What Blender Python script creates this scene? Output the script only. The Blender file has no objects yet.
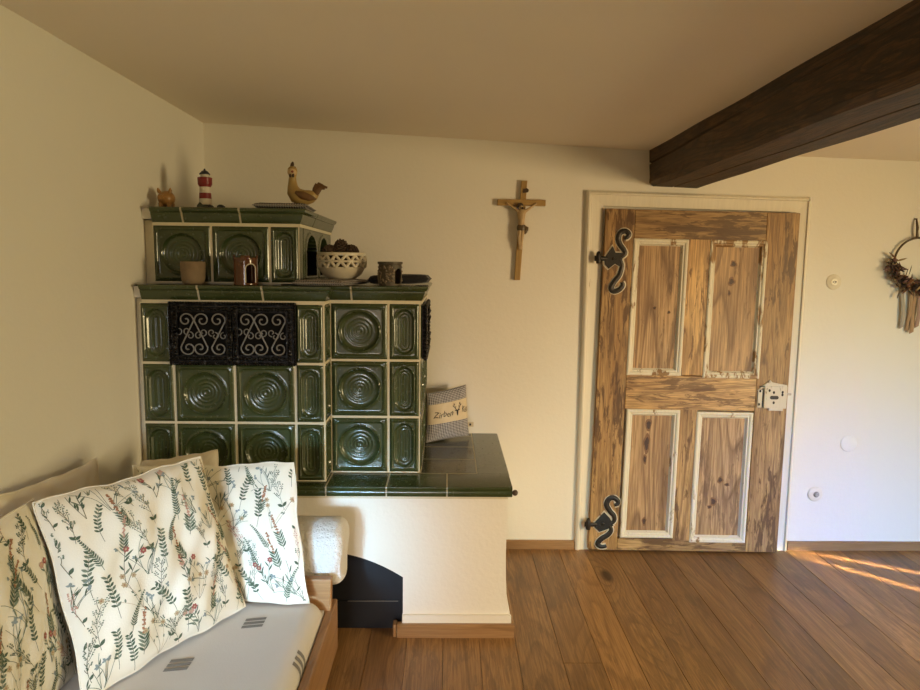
import bpy, bmesh, math, random
from mathutils import Vector, Matrix
random.seed(11)
D = bpy.data
SC = bpy.context.scene
COL = SC.collection
PI = math.pi
sin, cos = math.sin, math.cos

# ------------------------------------------------------------------ materials
class NT:
    def __init__(s, name):
        s.m = D.materials.new(name); s.m.use_nodes = True
        s.t = s.m.node_tree; s.t.nodes.clear()
        s.out = s.n('ShaderNodeOutputMaterial')
        s.b = s.n('ShaderNodeBsdfPrincipled')
        s.l(s.b.outputs[0], s.out.inputs[0])
    def n(s, typ, **kw):
        x = s.t.nodes.new(typ)
        for k, v in kw.items(): setattr(x, k, v)
        return x
    def l(s, a, b): s.t.links.new(a, b)
    def put(s, sock, v):
        if hasattr(v, 'is_output') or isinstance(v, bpy.types.NodeSocket): s.l(v, sock)
        elif isinstance(v, (tuple, list)) and len(v) == 3 and sock.type == 'RGBA': sock.default_value = (*v, 1)
        else: sock.default_value = v
    def math(s, op, a, b=None, c=None, clamp=False):
        x = s.n('ShaderNodeMath', operation=op, use_clamp=clamp)
        s.put(x.inputs[0], a)
        if b is not None: s.put(x.inputs[1], b)
        if c is not None: s.put(x.inputs[2], c)
        return x.outputs[0]
    def vmath(s, op, a, b):
        x = s.n('ShaderNodeVectorMath', operation=op)
        s.put(x.inputs[0], a); s.put(x.inputs[1], b)
        return x.outputs[0]
    def mix(s, f, a, b, mode='MIX'):
        x = s.n('ShaderNodeMix', data_type='RGBA', blend_type=mode)
        s.put(x.inputs[0], f); s.put(x.inputs[6], a); s.put(x.inputs[7], b)
        return x.outputs[2]
    def ramp(s, f, stops, interp='LINEAR'):
        x = s.n('ShaderNodeValToRGB'); r = x.color_ramp; r.interpolation = interp
        while len(r.elements) < len(stops): r.elements.new(0.5)
        for e, (p, c) in zip(r.elements, stops):
            e.position = p
            e.color = (*c, 1) if isinstance(c, (tuple, list)) else (c, c, c, 1)
        s.l(f, x.inputs[0]); return x.outputs[0]
    def noise(s, vec, scale, detail=2, rough=.5, dist=0):
        x = s.n('ShaderNodeTexNoise')
        if vec is not None: s.l(vec, x.inputs['Vector'])
        x.inputs['Scale'].default_value = scale; x.inputs['Detail'].default_value = detail
        x.inputs['Roughness'].default_value = rough; x.inputs['Distortion'].default_value = dist
        return x.outputs[0]
    def mapping(s, vec, scale=(1, 1, 1), loc=(0, 0, 0), rot=(0, 0, 0)):
        x = s.n('ShaderNodeMapping'); s.l(vec, x.inputs[0])
        x.inputs['Scale'].default_value = scale; x.inputs['Location'].default_value = loc; x.inputs['Rotation'].default_value = rot
        return x.outputs[0]
    def obj(s): return s.n('ShaderNodeTexCoord').outputs['Object']
    def rnd(s): return s.n('ShaderNodeObjectInfo').outputs['Random']
    def bump(s, h, strength=.3, dist=.002):
        x = s.n('ShaderNodeBump'); x.inputs['Strength'].default_value = strength; x.inputs['Distance'].default_value = dist
        s.l(h, x.inputs['Height']); s.l(x.outputs[0], s.b.inputs['Normal'])
    def set(s, col=None, rough=None, metal=None, **kw):
        if col is not None: s.put(s.b.inputs['Base Color'], col)
        if rough is not None: s.put(s.b.inputs['Roughness'], rough)
        if metal is not None: s.put(s.b.inputs['Metallic'], metal)
        for k, v in kw.items(): s.put(s.b.inputs[k.replace('_', ' ')], v)
        return s.m

def mscale(c, k): return tuple(min(1, x * k) for x in c)

def plain(name, col, rough=.6, var=.12, nscale=40, bump=0, metal=0, bdist=.001):
    t = NT(name); v = t.obj()
    n = t.noise(v, nscale, 3)
    c = t.mix(n, mscale(col, 1 - var), mscale(col, 1 + var))
    if bump: t.bump(t.noise(v, nscale * 3, 3), bump, bdist)
    return t.set(c, rough, metal)

def wood(name, axis, dark, mid, light, scale=1.0, rings=14, rough=.5, knots=.6, stain=.5, staincol=None, seed=None, kscale=3.2, bump=.25, pores=.5, tint=None, stainlo=.5, fine=0, fib_k=.38):
    """long-grained timber: growth rings from a stretched noise, knots that bend them, fine fibre, stain blotches"""
    t = NT(name); v = t.obj()
    sc = [1.0, 1.0, 1.0]; sc['xyz'.index(axis)] = .13
    if seed:
        at = t.n('ShaderNodeAttribute', attribute_name='seed').outputs['Fac']
    else: at = t.rnd()
    off = t.n('ShaderNodeCombineXYZ')
    t.put(off.inputs[0], t.math('MULTIPLY', at, 17.3)); t.put(off.inputs[1], t.math('MULTIPLY', at, 31.7)); t.put(off.inputs[2], t.math('MULTIPLY', at, 11.1))
    v = t.vmath('ADD', v, off.outputs[0])
    vs = t.mapping(v, sc)
    field = t.noise(vs, 2.6 * scale, 2, .45, .35)
    ksc = [1.0, 1.0, 1.0]; ksc['xyz'.index(axis)] = .38
    vk = t.mapping(v, ksc)
    vo = t.n('ShaderNodeTexVoronoi'); t.l(vk, vo.inputs['Vector']); vo.inputs['Scale'].default_value = kscale
    sepc = t.n('ShaderNodeSeparateColor'); t.l(vo.outputs['Color'], sepc.inputs[0])
    on = t.math('LESS_THAN', sepc.outputs[0], knots)
    d = vo.outputs['Distance']
    kb = t.math('MULTIPLY', t.math('POWER', t.math('SUBTRACT', 1, t.math('DIVIDE', d, .34), clamp=True), 2), on)
    kc = t.math('MULTIPLY', t.math('SUBTRACT', 1, t.math('DIVIDE', d, .085), clamp=True), on)
    fld = t.math('ADD', field, t.math('MULTIPLY', kb, .33))
    rg = t.math('FRACT', t.math('MULTIPLY', fld, rings))
    ring = t.ramp(rg, [(0, 0.0), (.55, .25), (.86, 1.0), (1.0, 0.05)])
    fs = [60.0, 60.0, 60.0]; fs['xyz'.index(axis)] = 2.0
    fib = t.noise(t.mapping(v, fs), 2.2 * scale, 4, .6)
    blo = t.noise(t.mapping(v, sc), 5.0 * scale, 3, .6, .5)
    c = t.mix(t.ramp(blo, [(.3, 0.0), (.7, 1.0)]), mid, light)
    c = t.mix(t.math('MULTIPLY', ring, pores), c, dark)
    c = t.mix(t.math('MULTIPLY', t.ramp(fib, [(.42, 1.0), (.60, 0.0)]), fib_k), c, mscale(dark, 1.15))
    if stain:
        sm = t.noise(t.mapping(v, [x * 1.8 for x in sc]), 6.5 * scale, 4, .62, .8)
        c = t.mix(t.math('MULTIPLY', t.ramp(sm, [(stainlo, 0.0), (stainlo + .12, 1.0)]), stain), c, staincol or mscale(dark, .6))
    if fine:
        s2 = [42.0, 42.0, 42.0]; s2['xyz'.index(axis)] = 7.0
        fm = t.noise(t.mapping(v, s2), .9, 5, .68, .6)
        big = t.noise(t.mapping(v, ksc), 3.4, 2)
        fm = t.math('ADD', fm, t.math('MULTIPLY', t.math('SUBTRACT', big, .5), .7))
        c = t.mix(t.math('MULTIPLY', t.ramp(fm, [(.545, 0.0), (.60, 1.0)]), fine), c, staincol or mscale(dark, .6))
    c = t.mix(t.math('MULTIPLY', t.ramp(kc, [(0, 0.0), (.5, 1.0)]), .85), c, mscale(dark, .45))
    if seed or tint:
        k = t.math('ADD', .74, t.math('MULTIPLY', t.math('FRACT', t.math('MULTIPLY', at, 7.31)), .52))
        cc = t.n('ShaderNodeCombineColor')
        for i in range(3): t.l(k, cc.inputs[i])
        c = t.mix(1.0, c, cc.outputs[0], 'MULTIPLY')
    if bump: t.bump(t.math('ADD', fib, t.math('MULTIPLY', ring, .5)), bump, .0015)
    rr = t.math('ADD', rough - .08, t.math('MULTIPLY', fib, .16))
    return t.set(c, rr)

def painted_wood(name, axis, paint, under, wear=.5, rough=.55):
    t = NT(name); v0 = t.obj(); r = t.rnd()
    off = t.n('ShaderNodeCombineXYZ')
    for i, k in enumerate((9.1, 5.3, 13.7)): t.put(off.inputs[i], t.math('MULTIPLY', r, k))
    v = t.vmath('ADD', v0, off.outputs[0])
    sc = [1.0, 1.0, 1.0]; sc['xyz'.index(axis)] = .25
    n = t.noise(t.mapping(v, sc), 26, 5, .65, .4)
    n2 = t.noise(v, 5, 2)
    m = t.ramp(t.math('ADD', n, t.math('MULTIPLY', t.math('SUBTRACT', n2, .5), .5)), [(wear - .03, 1.0), (wear + .03, 0.0)])
    fs = [50.0, 50.0, 50.0]; fs['xyz'.index(axis)] = 2.0
    f = t.noise(t.mapping(v, fs), 2, 3)
    pc = t.mix(f, mscale(paint, .88), mscale(paint, 1.08))
    c = t.mix(m, pc, t.mix(f, mscale(under, .5), mscale(under, 1.3)))
    t.bump(t.math('ADD', t.math('MULTIPLY', m, -.7), f), .4, .001)
    return t.set(c, rough)

def glaze(name, col):
    t = NT(name); v = t.obj()
    n = t.noise(v, 9, 3, .6); f = t.noise(v, 70, 3)
    c = t.mix(t.ramp(n, [(.3, 0.0), (.7, 1.0)]), mscale(col, .72), mscale(col, 1.25))
    c = t.mix(t.math('MULTIPLY', f, .35), c, mscale(col, .6))
    t.bump(t.noise(v, 28, 2), .10, .002)
    return t.set(c, t.math('ADD', .17, t.math('MULTIPLY', f, .16)), Coat_Weight=.25, Coat_Roughness=.05, Specular_IOR_Level=.55)

def gingham(name, scale, a, b):
    t = NT(name); uv = t.n('ShaderNodeTexCoord').outputs['UV']
    sp = t.n('ShaderNodeSeparateXYZ'); t.l(uv, sp.inputs[0])
    w = [t.math('GREATER_THAN', t.math('FRACT', t.math('MULTIPLY', sp.outputs[i], scale)), .5) for i in (0, 1)]
    s = t.math('MULTIPLY', t.math('ADD', w[0], w[1]), .5)
    c = t.mix(s, a, b)
    t.bump(t.noise(t.obj(), 300, 2), .3, .0008)
    return t.set(c, .9)

def wallpaint(name, col, bump=.25):
    t = NT(name); v = t.obj()
    n = t.noise(v, 1.3, 3); f = t.noise(v, 55, 4, .6)
    c = t.mix(n, mscale(col, .96), mscale(col, 1.03))
    t.bump(t.math('ADD', f, t.math('MULTIPLY', t.noise(v, 6, 3), 1.2)), bump, .004)
    return t.set(c, .9)

def cloth(name, col, bump=.35, scale=260, coarse=0):
    t = NT(name); v = t.obj()
    n = t.noise(v, 7, 3); f = t.noise(v, scale, 2)
    c = t.mix(n, mscale(col, .93), mscale(col, 1.05))
    h = f if not coarse else t.math('ADD', f, t.math('MULTIPLY', t.noise(v, coarse, 2), 2.0))
    t.bump(h, bump, .0015 if not coarse else .006)
    return t.set(c, .95, Sheen_Weight=.15)

WALL = wallpaint('wall_plaster', (.80, .765, .69))
CEIL = wallpaint('ceiling_plaster', (.90, .81, .68), .15)
PLASTER = wallpaint('stove_plaster', (.82, .79, .73), .35)
GROUT = plain('cream_grout', (.66, .60, .45), .85, .1, 60, .3)
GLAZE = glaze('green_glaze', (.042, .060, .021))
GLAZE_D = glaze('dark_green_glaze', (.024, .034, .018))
DEADBLACK = plain('dead_black', (.004, .004, .0045), .85, .2, 30)  # even black for the niche insides and the oven door back plates
for nd in DEADBLACK.node_tree.nodes:
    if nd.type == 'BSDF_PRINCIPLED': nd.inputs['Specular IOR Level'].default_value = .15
BLACKMETAL = plain('black_steel', (.010, .012, .017), .42, .2, 20)
def iron():
    t = NT('cast_iron'); v = t.obj(); n = t.noise(v, 70, 4, .7)
    c = t.ramp(n, [(.42, (.006, .006, .006)), (.58, (.016, .015, .015)), (.72, (.13, .125, .125))])  # pale flecks paint silvery highlights into the iron's colour
    t.bump(n, .6, .003)
    return t.set(c, .36, .85)
IRON = iron()
IRONWIRE = plain('wrought_wire', (.20, .195, .185), .45, .2, 60, 0, .5)
HINGEMETAL = plain('hinge_iron', (.030, .025, .021), .42, .4, 60, .6, .5, .002)
F_D, F_M, F_L = (.105, .048, .015), (.315, .165, .058), (.42, .235, .095)
FLOORW = wood('oak_floor_boards', 'y', F_D, F_M, F_L, 1.3, 13, .40, .34, .28, (.06, .032, .014), seed=True, kscale=2.6, bump=.16, pores=.42, stainlo=.57, fine=.28, fib_k=.45)
SKIRT = wood('oak_skirting', 'x', (.17, .085, .032), (.34, .19, .082), (.40, .235, .11), 1.6, 10, .45, .1, 0)
SKIRTY = wood('oak_skirting_side', 'y', (.17, .085, .032), (.34, .19, .082), (.40, .235, .11), 1.6, 10, .45, .1, 0)
BEDW = wood('bed_timber', 'y', (.16, .075, .028), (.32, .165, .065), (.40, .225, .10), 1.6, 14, .45, .2, .15)
BEDX = wood('bed_timber_across', 'x', (.18, .085, .03), (.40, .21, .085), (.48, .27, .12), 1.6, 12, .45, .2, 0)
BEAMW = wood('old_beam', 'y', (.012, .006, .0025), (.085, .042, .015), (.145, .075, .028), 2.2, 18, .62, .35, .6, (.014, .007, .003), bump=.9, pores=.65, fine=.5, fib_k=.6)
P_D, P_M, P_L = (.11, .044, .010), (.47, .255, .085), (.68, .44, .185)
DOORZ = wood('stripped_pine_upright', 'z', P_D, P_M, P_L, 1.7, 9, .5, .42, .80, (.10, .042, .010), pores=.55, tint=True, stainlo=.55, fine=.85, fib_k=.55)
DOORX = wood('stripped_pine_across', 'x', P_D, P_M, P_L, 1.7, 9, .5, .42, .72, (.10, .042, .010), pores=.55, tint=True, stainlo=.58, fine=.78, fib_k=.55)
DOORP = wood('stripped_pine_panel', 'z', (.115, .050, .016), (.46, .265, .115), (.64, .42, .21), 1.1, 15, .5, .62, .62, (.085, .038, .013), pores=.7, stainlo=.60, fine=.5, fib_k=.55)
TRIMW = painted_wood('white_trim_paint', 'z', (.78, .72, .60), (.35, .22, .10), .24)
MOULD = painted_wood('chipped_white_paint', 'z', (.74, .68, .55), (.30, .17, .07), .37)
MOULDW = painted_wood('worn_white_paint', 'z', (.72, .66, .52), (.33, .19, .08), .47)
LOCKP = painted_wood('old_lock_paint', 'z', (.62, .55, .43), (.20, .13, .08), .36, .45)
CRUC = wood('cross_wood', 'z', (.20, .11, .03), (.42, .26, .085), (.48, .31, .11), 3, 8, .5, 0, 0)
CRUCX = wood('cross_wood_across', 'x', (.20, .11, .03), (.42, .26, .085), (.48, .31, .11), 3, 8, .5, 0, 0)
BODYW = plain('carved_limewood', (.46, .32, .165), .45, .25, 60)
DARKW = plain('dark_carving', (.06, .035, .02), .5, .3, 60)
GOLDW = plain('gilded_cloth', (.09, .055, .02), .4, .3, 80)
CREAM = cloth('cream_cotton', (.84, .80, .70))
BEIGE = cloth('plain_linen', (.80, .73, .61))
SEATC = cloth('seat_cover_cotton', (.66, .635, .62), .4, 220)
GREYBAR = cloth('grey_weave', (.20, .19, .185))
TERRY = cloth('white_terry', (.74, .735, .73), .9, 150, 55)
WHITE = plain('white_plastic', (.76, .70, .58), .4, .03)
WHITEC = plain('white_cover', (.80, .78, .74), .5, .03)
STEEL = plain('dull_steel', (.35, .33, .30), .35, .1, 40, 0, .9)
PRINTS = [plain('print_' + n, c, .95, .2, 90) for n, c in (
    ('dark_green', (.085, .125, .085)), ('grey_green', (.19, .23, .17)), ('stem', (.17, .17, .115)),
    ('red', (.36, .105, .095)), ('pink', (.55, .33, .27)), ('ochre', (.50, .40, .25)), ('blue_grey', (.26, .31, .31)), ('rust', (.38, .19, .11)))]
CLAY = plain('rough_clay', (.20, .14, .08), .8, .25, 35, .5)
PIGC = plain('ochre_ceramic', (.34, .175, .055), .35, .25, 25)
BROWNG = plain('brown_glaze', (.095, .038, .017), .12, .5, 22)
WHITECER = plain('pale_ceramic', (.58, .52, .40), .4, .08, 40)
CONE = plain('pine_cone', (.065, .040, .024), .8, .4, 120)
LRED = plain('red_paint', (.20, .012, .016), .35, .1)
LWHITE = plain('white_paint', (.62, .57, .48), .45, .1)
LBLUE = plain('navy_paint', (.022, .026, .045), .4, .1)
LROCK = plain('grey_green_rock', (.07, .085, .065), .6, .3, 40)
HENY = plain('yellow_ceramic', (.36, .245, .085), .45, .25, 18)
HENB = plain('brown_feather_paint', (.13, .065, .025), .5, .5, 50)
HENR = plain('comb_red', (.22, .045, .025), .5, .2)
HENF = plain('pale_face', (.55, .40, .22), .5, .2)
BLACKC = cloth('black_cloth', (.014, .013, .017))
GING = gingham('black_gingham', 22, (.42, .39, .38), (.010, .010, .015))
GINGB = gingham('blue_grey_gingham', 26, (.52, .50, .50), (.018, .018, .034))
SAND = cloth('sand_linen', (.62, .52, .36))
INK = plain('dark_print', (.03, .03, .035), .9, .05)
LANT = plain('dark_tin', (.085, .07, .05), .5, .4, 90, .8, .5, .002)
WIREB = plain('bronze_wire', (.10, .075, .05), .4, .2, 50, 0, .7)
DRY = [plain('dry_' + n, c, .9, .3, 80) for n, c in (('brown', (.075, .042, .030)), ('mauve', (.14, .075, .075)), ('rust', (.20, .09, .045)), ('straw', (.33, .24, .13)), ('dark', (.030, .020, .018)))]
RIB = [cloth('ribbon_' + n, c) for n, c in (('grey', (.42, .38, .33)), ('tan', (.42, .28, .17)), ('rose', (.40, .27, .22)))]

# ------------------------------------------------------------------ mesh builder
class MB:
    def __init__(s): s.v = []; s.f = []; s.m = []; s.sm = []; s.uv = {}
    def add(s, vs, fs, m=0, smooth=False):
        o = len(s.v); s.v += [tuple(p) for p in vs]
        for f in fs: s.f.append(tuple(i + o for i in f)); s.m.append(m); s.sm.append(smooth)
        return o
    def box(s, x0, x1, y0, y1, z0, z1, m=0):
        vs = [(x, y, z) for z in (z0, z1) for y in (y0, y1) for x in (x0, x1)]
        s.add(vs, [(0, 2, 3, 1), (4, 5, 7, 6), (0, 1, 5, 4), (2, 6, 7, 3), (0, 4, 6, 2), (1, 3, 7, 5)], m); return s
    def prism(s, pts, a, b, m=0, axis='y', smooth=False):
        """pts: 2D outline; extruded along axis from a to b"""
        n = len(pts)
        def P(p, k):
            return (p[0], k, p[1]) if axis == 'y' else ((k, p[0], p[1]) if axis == 'x' else (p[0], p[1], k))
        vs = [P(p, a) for p in pts] + [P(p, b) for p in pts]
        s.add(vs, [tuple(range(n)), tuple(range(2 * n - 1, n - 1, -1))], m)
        s.add(vs, [(i, (i + 1) % n, n + (i + 1) % n, n + i) for i in range(n)], m, smooth); return s
    def lathe(s, prof, c=(0, 0, 0), seg=32, m=0, axis='z', smooth=True, mats=None, sx=1, sy=1):
        n = len(prof); vs = []
        for i in range(seg):
            a = 2 * PI * i / seg
            for r, h in prof:
                if axis == 'z': vs.append((c[0] + r * cos(a) * sx, c[1] + r * sin(a) * sy, c[2] + h))
                elif axis == 'y': vs.append((c[0] + r * cos(a), c[1] + h, c[2] + r * sin(a)))
                else: vs.append((c[0] + h, c[1] + r * cos(a), c[2] + r * sin(a)))
        o = len(s.v); s.v += vs
        for i in range(seg):
            j = (i + 1) % seg
            for k in range(n - 1):
                s.f.append((o + i * n + k, o + j * n + k, o + j * n + k + 1, o + i * n + k + 1)); s.m.append(mats[k] if mats else m); s.sm.append(smooth)
        return s
    def ell(s, c, r, seg=16, rings=10, m=0, rot=None, fn=None):
        vs = []; R = rot or Matrix.Identity(3)
        for i in range(rings + 1):
            t = PI * i / rings
            for j in range(seg):
                a = 2 * PI * j / seg
                p = Vector((sin(t) * cos(a), sin(t) * sin(a), cos(t)))
                k = fn(p) if fn else 1
                q = R @ Vector((p.x * r[0] * k, p.y * r[1] * k, p.z * r[2] * k))
                vs.append((c[0] + q.x, c[1] + q.y, c[2] + q.z))
        fs = [(i * seg + j, i * seg + (j + 1) % seg, (i + 1) * seg + (j + 1) % seg, (i + 1) * seg + j) for i in range(rings) for j in range(seg)]
        s.add(vs, fs, m, True); return s
    def tube(s, pts, rad, seg=8, m=0, flat=1.0, caps=True, up=None):
        pts = [Vector(p) for p in pts]; n = len(pts)
        R = rad if isinstance(rad, (list, tuple)) else [rad] * n
        vs = []; prev = None
        for i, p in enumerate(pts):
            t = (pts[min(i + 1, n - 1)] - pts[max(i - 1, 0)])
            if t.length < 1e-9: t = Vector((0, 0, 1))
            t.normalize()
            if prev is None:
                a = Vector(up) if up else (Vector((0, 1, 0)) if abs(t.y) < .9 else Vector((1, 0, 0)))
            else: a = prev
            a = a - t * a.dot(t)
            if a.length < 1e-6: a = t.orthogonal()
            a.normalize(); prev = a; b = t.cross(a)
            for j in range(seg):
                g = 2 * PI * j / seg
                vs.append(p + a * (cos(g) * R[i] * flat) + b * (sin(g) * R[i]))
        fs = [(i * seg + j, i * seg + (j + 1) % seg, (i + 1) * seg + (j + 1) % seg, (i + 1) * seg + j) for i in range(n - 1) for j in range(seg)]
        s.add(vs, fs, m, True)
        if caps:
            s.add(vs[:seg], [tuple(range(seg - 1, -1, -1))], m); s.add(vs[-seg:], [tuple(range(seg))], m)
        return s
    def grid(s, fn, nu, nv, m=0, smooth=True, matfn=None, uvs=None):
        """fn(u,v) -> point, u,v in 0..1"""
        vs = [fn(i / nu, j / nv) for j in range(nv + 1) for i in range(nu + 1)]
        o = len(s.v); s.v += [tuple(p) for p in vs]
        for j in range(nv):
            for i in range(nu):
                f = (o + j * (nu + 1) + i, o + j * (nu + 1) + i + 1, o + (j + 1) * (nu + 1) + i + 1, o + (j + 1) * (nu + 1) + i)
                if uvs: s.uv[len(s.f)] = [((i + a) / nu * uvs[0], (j + b) / nv * uvs[1]) for a, b in ((0, 0), (1, 0), (1, 1), (0, 1))]
                s.f.append(f); s.m.append(matfn((i + .5) / nu, (j + .5) / nv) if matfn else m); s.sm.append(smooth)
        return s
    def build(s, name, mats, parent=None, origin=None, bevel=0, seg=2, fix=True, solid=0, subsurf=0, angle=.6):
        if not isinstance(mats, (list, tuple)): mats = [mats]
        o = Vector((0, 0, 0)); p = parent
        while p is not None: o += p.location; p = p.parent
        loc = Vector((0, 0, 0))
        if parent is None and origin is not None: loc = Vector(origin); o = loc
        me = D.meshes.new(name)
        me.from_pydata([(v[0] - o.x, v[1] - o.y, v[2] - o.z) for v in s.v], [], s.f)
        for mt in mats: me.materials.append(mt)
        for pl, mi, sm in zip(me.polygons, s.m, s.sm): pl.material_index = mi; pl.use_smooth = sm
        if s.uv:
            ul = me.uv_layers.new(name='UVMap')
            for pl in me.polygons:
                q = s.uv.get(pl.index)
                if q:
                    for li, w in zip(pl.loop_indices, q): ul.data[li].uv = w
        if fix:
            bm = bmesh.new(); bm.from_mesh(me); bmesh.ops.remove_doubles(bm, verts=bm.verts, dist=1e-6)
            bmesh.ops.recalc_face_normals(bm, faces=bm.faces); bm.to_mesh(me); bm.free()
        me.update()
        if any(s.sm): me.set_sharp_from_angle(angle=.9)
        ob = D.objects.new(name, me); COL.objects.link(ob); ob.location = loc
        if parent is not None: ob.parent = parent
        if solid: md = ob.modifiers.new('s', 'SOLIDIFY'); md.thickness = solid; md.offset = 0
        if bevel:
            md = ob.modifiers.new('b', 'BEVEL'); md.width = bevel; md.segments = seg; md.limit_method = 'ANGLE'; md.angle_limit = angle
        if subsurf: md = ob.modifiers.new('u', 'SUBSURF'); md.levels = md.render_levels = subsurf
        return ob

def tag(o, label=None, cat=None, group=None, kind=None):
    if label: o['label'] = label
    if cat: o['category'] = cat
    if group: o['group'] = group
    if kind: o['kind'] = kind
    return o
def empty(name, loc, label, cat, group=None, kind=None):
    o = D.objects.new(name, None); COL.objects.link(o); o.location = loc; o.empty_display_size = .1
    return tag(o, label, cat, group, kind)

def sweep(mb, path, prof, s0=None, s1=None, m=0, smooth=True, caps=True):
    """profile (out,z) swept along the 2D path between arc lengths s0,s1; outward is the right of travel; corners are mitred"""
    P = [Vector(p) for p in path]; n = len(P)
    L = [0.0]
    for i in range(n - 1): L.append(L[-1] + (P[i + 1] - P[i]).length)
    s0 = 0 if s0 is None else s0; s1 = L[-1] if s1 is None else s1
    N = []
    for i in range(n - 1):
        d = (P[i + 1] - P[i]).normalized(); N.append(Vector((d.y, -d.x)))
    st = []
    def at(t):
        for i in range(n - 1):
            if t <= L[i + 1] + 1e-9:
                k = (t - L[i]) / (L[i + 1] - L[i]); return P[i].lerp(P[i + 1], k), N[i]
        return P[-1], N[-1]
    st.append(at(s0))
    for i in range(1, n - 1):
        if s0 + 1e-6 < L[i] < s1 - 1e-6:
            a, b = N[i - 1], N[i]; mt = (a + b) / (1 + a.dot(b)); st.append((P[i], mt))
    e = at(s1); st.append((e[0], N[max(i for i in range(n - 1) if L[i] < s1 - 1e-9)]))
    k = len(prof); vs = [(p.x + nn.x * o, p.y + nn.y * o, z) for p, nn in st for o, z in prof]
    fs = [(i * k + j, (i + 1) * k + j, (i + 1) * k + j + 1, i * k + j + 1) for i in range(len(st) - 1) for j in range(k - 1)]
    mb.add(vs, fs, m, smooth)
    if caps:
        mb.add(vs[:k], [tuple(range(k))], m); mb.add(vs[-k:], [tuple(range(k - 1, -1, -1))], m)
    return mb

def smooth01(x): x = max(0, min(1, x)); return x * x * (3 - 2 * x)

# ------------------------------------------------------------------ the room
XL, XR, YF, YB = -1.22, 3.60, -2.30, 3.48
def zc(x):  # the ceiling sags towards the right
    return 2.19 - .1 * (x - XL) / 2.22 if x < 1.0 else 2.09 - .024 * (x - 1.0)

mb = MB()
def wb(u, v):
    x = XL + u * (XR - XL); return (x, YB + .0015 * sin(x * 4 + v * 5), v * (zc(x) + .01))
mb.grid(wb, 48, 20)
mb.box(XL - .1, XR + .1, YB + .02, YB + .15, -.05, 2.35)
tag(mb.build('wall_back', WALL), 'cream plaster wall behind the stove and the door', 'wall', kind='structure')
mb = MB(); mb.box(XL - .12, XL, YF, YB + .05, -.05, 2.3)
tag(mb.build('wall_left', WALL), 'cream plaster wall on the left beside the cushions', 'wall', kind='structure')
mb = MB(); mb.box(XR, XR + .12, YF, YB + .05, -.05, 2.3)
tag(mb.build('wall_right', WALL), 'plaster wall on the right side of the room', 'wall', kind='structure')
mb = MB(); mb.box(XL - .1, XR + .1, YF - .12, YF, -.05, 2.3)
tag(mb.build('wall_front', WALL), 'plaster wall with the window at the near end', 'wall', kind='structure')
mb = MB()
def cf(u, v):
    x = XL - .1 + u * (XR - XL + .2); return (x, YF - .1 + v * (YB - YF + .2), zc(x))
mb.grid(cf, 40, 8)
mb.grid(lambda u, v: tuple(Vector(cf(u, v)) + Vector((0, 0, .12))), 40, 8)
tag(mb.build('ceiling', CEIL), 'low pale brown plaster ceiling', 'ceiling', kind='structure')

# floor: oak boards running away from the camera, each with its own seed
seeds = []
mb = MB()
seams = [-1.37, -1.21, -1.06, -.90, -.75, -.59, -.44, -.30, -.15, -.005, .14, .287, .456, .604, .745, .892, 1.035, 1.18, 1.345, 1.512, 1.67, 1.832, 1.98, 2.13, 2.29, 2.44, 2.60, 2.75, 2.91, 3.06, 3.22, 3.37, 3.53, 3.70]
for x, xn in zip(seams, seams[1:]):
    jo = [-2.35]; y = -2.35 + random.uniform(.3, 1.4)
    if x == .456: jo += [.72, 2.419]
    elif x == .604: jo += [.2, 1.7]
    else:
        while y < 3.3: jo.append(y); y += random.uniform(1.3, 2.1)
        if len(jo) > 1 and 2.5 < jo[-1]: jo.pop()
    jo.append(3.5)
    for a, b in zip(jo, jo[1:]):
        g = .0002; e = .0009
        x0, x1, y0, y1 = x + g, xn - g, a + g, b - g
        vs = [(x0, y0, -.004), (x1, y0, -.004), (x1, y1, -.004), (x0, y1, -.004), (x0 + e, y0 + e, 0), (x1 - e, y0 + e, 0), (x1 - e, y1 - e, 0), (x0 + e, y1 - e, 0)]
        mb.add(vs, [(4, 5, 6, 7), (0, 1, 5, 4), (1, 2, 6, 5), (2, 3, 7, 6), (3, 0, 4, 7)])
        seeds += [random.random()] * 5
mb.add([(XL - .1, -2.4, -.004), (XR + .1, -2.4, -.004), (XR + .1, 3.55, -.004), (XL - .1, 3.55, -.004)], [(0, 1, 2, 3)], 1); seeds.append(.5)
fl = mb.build('floor', [FLOORW, DARKW], fix=False)
at = fl.data.attributes.new('seed', 'FLOAT', 'FACE')
for i, v in enumerate(seeds): at.data[i].value = v
tag(fl, 'brown oak board floor', 'floor', kind='structure')

def skirting(name, x0, x1, label):
    mb = MB(); mb.prism([(YB - .016, 0), (YB, 0), (YB, .047), (YB - .012, .047), (YB - .016, .043)], x0, x1, 0, 'x')
    return tag(mb.build(name, SKIRT), label, 'skirting board', kind='structure')
skirting('baseboard_back', .285, .69, 'oak skirting board between the stove bench and the door frame')
skirting('baseboard_back', 1.845, XR, 'oak skirting board on the wall right of the door')

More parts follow.
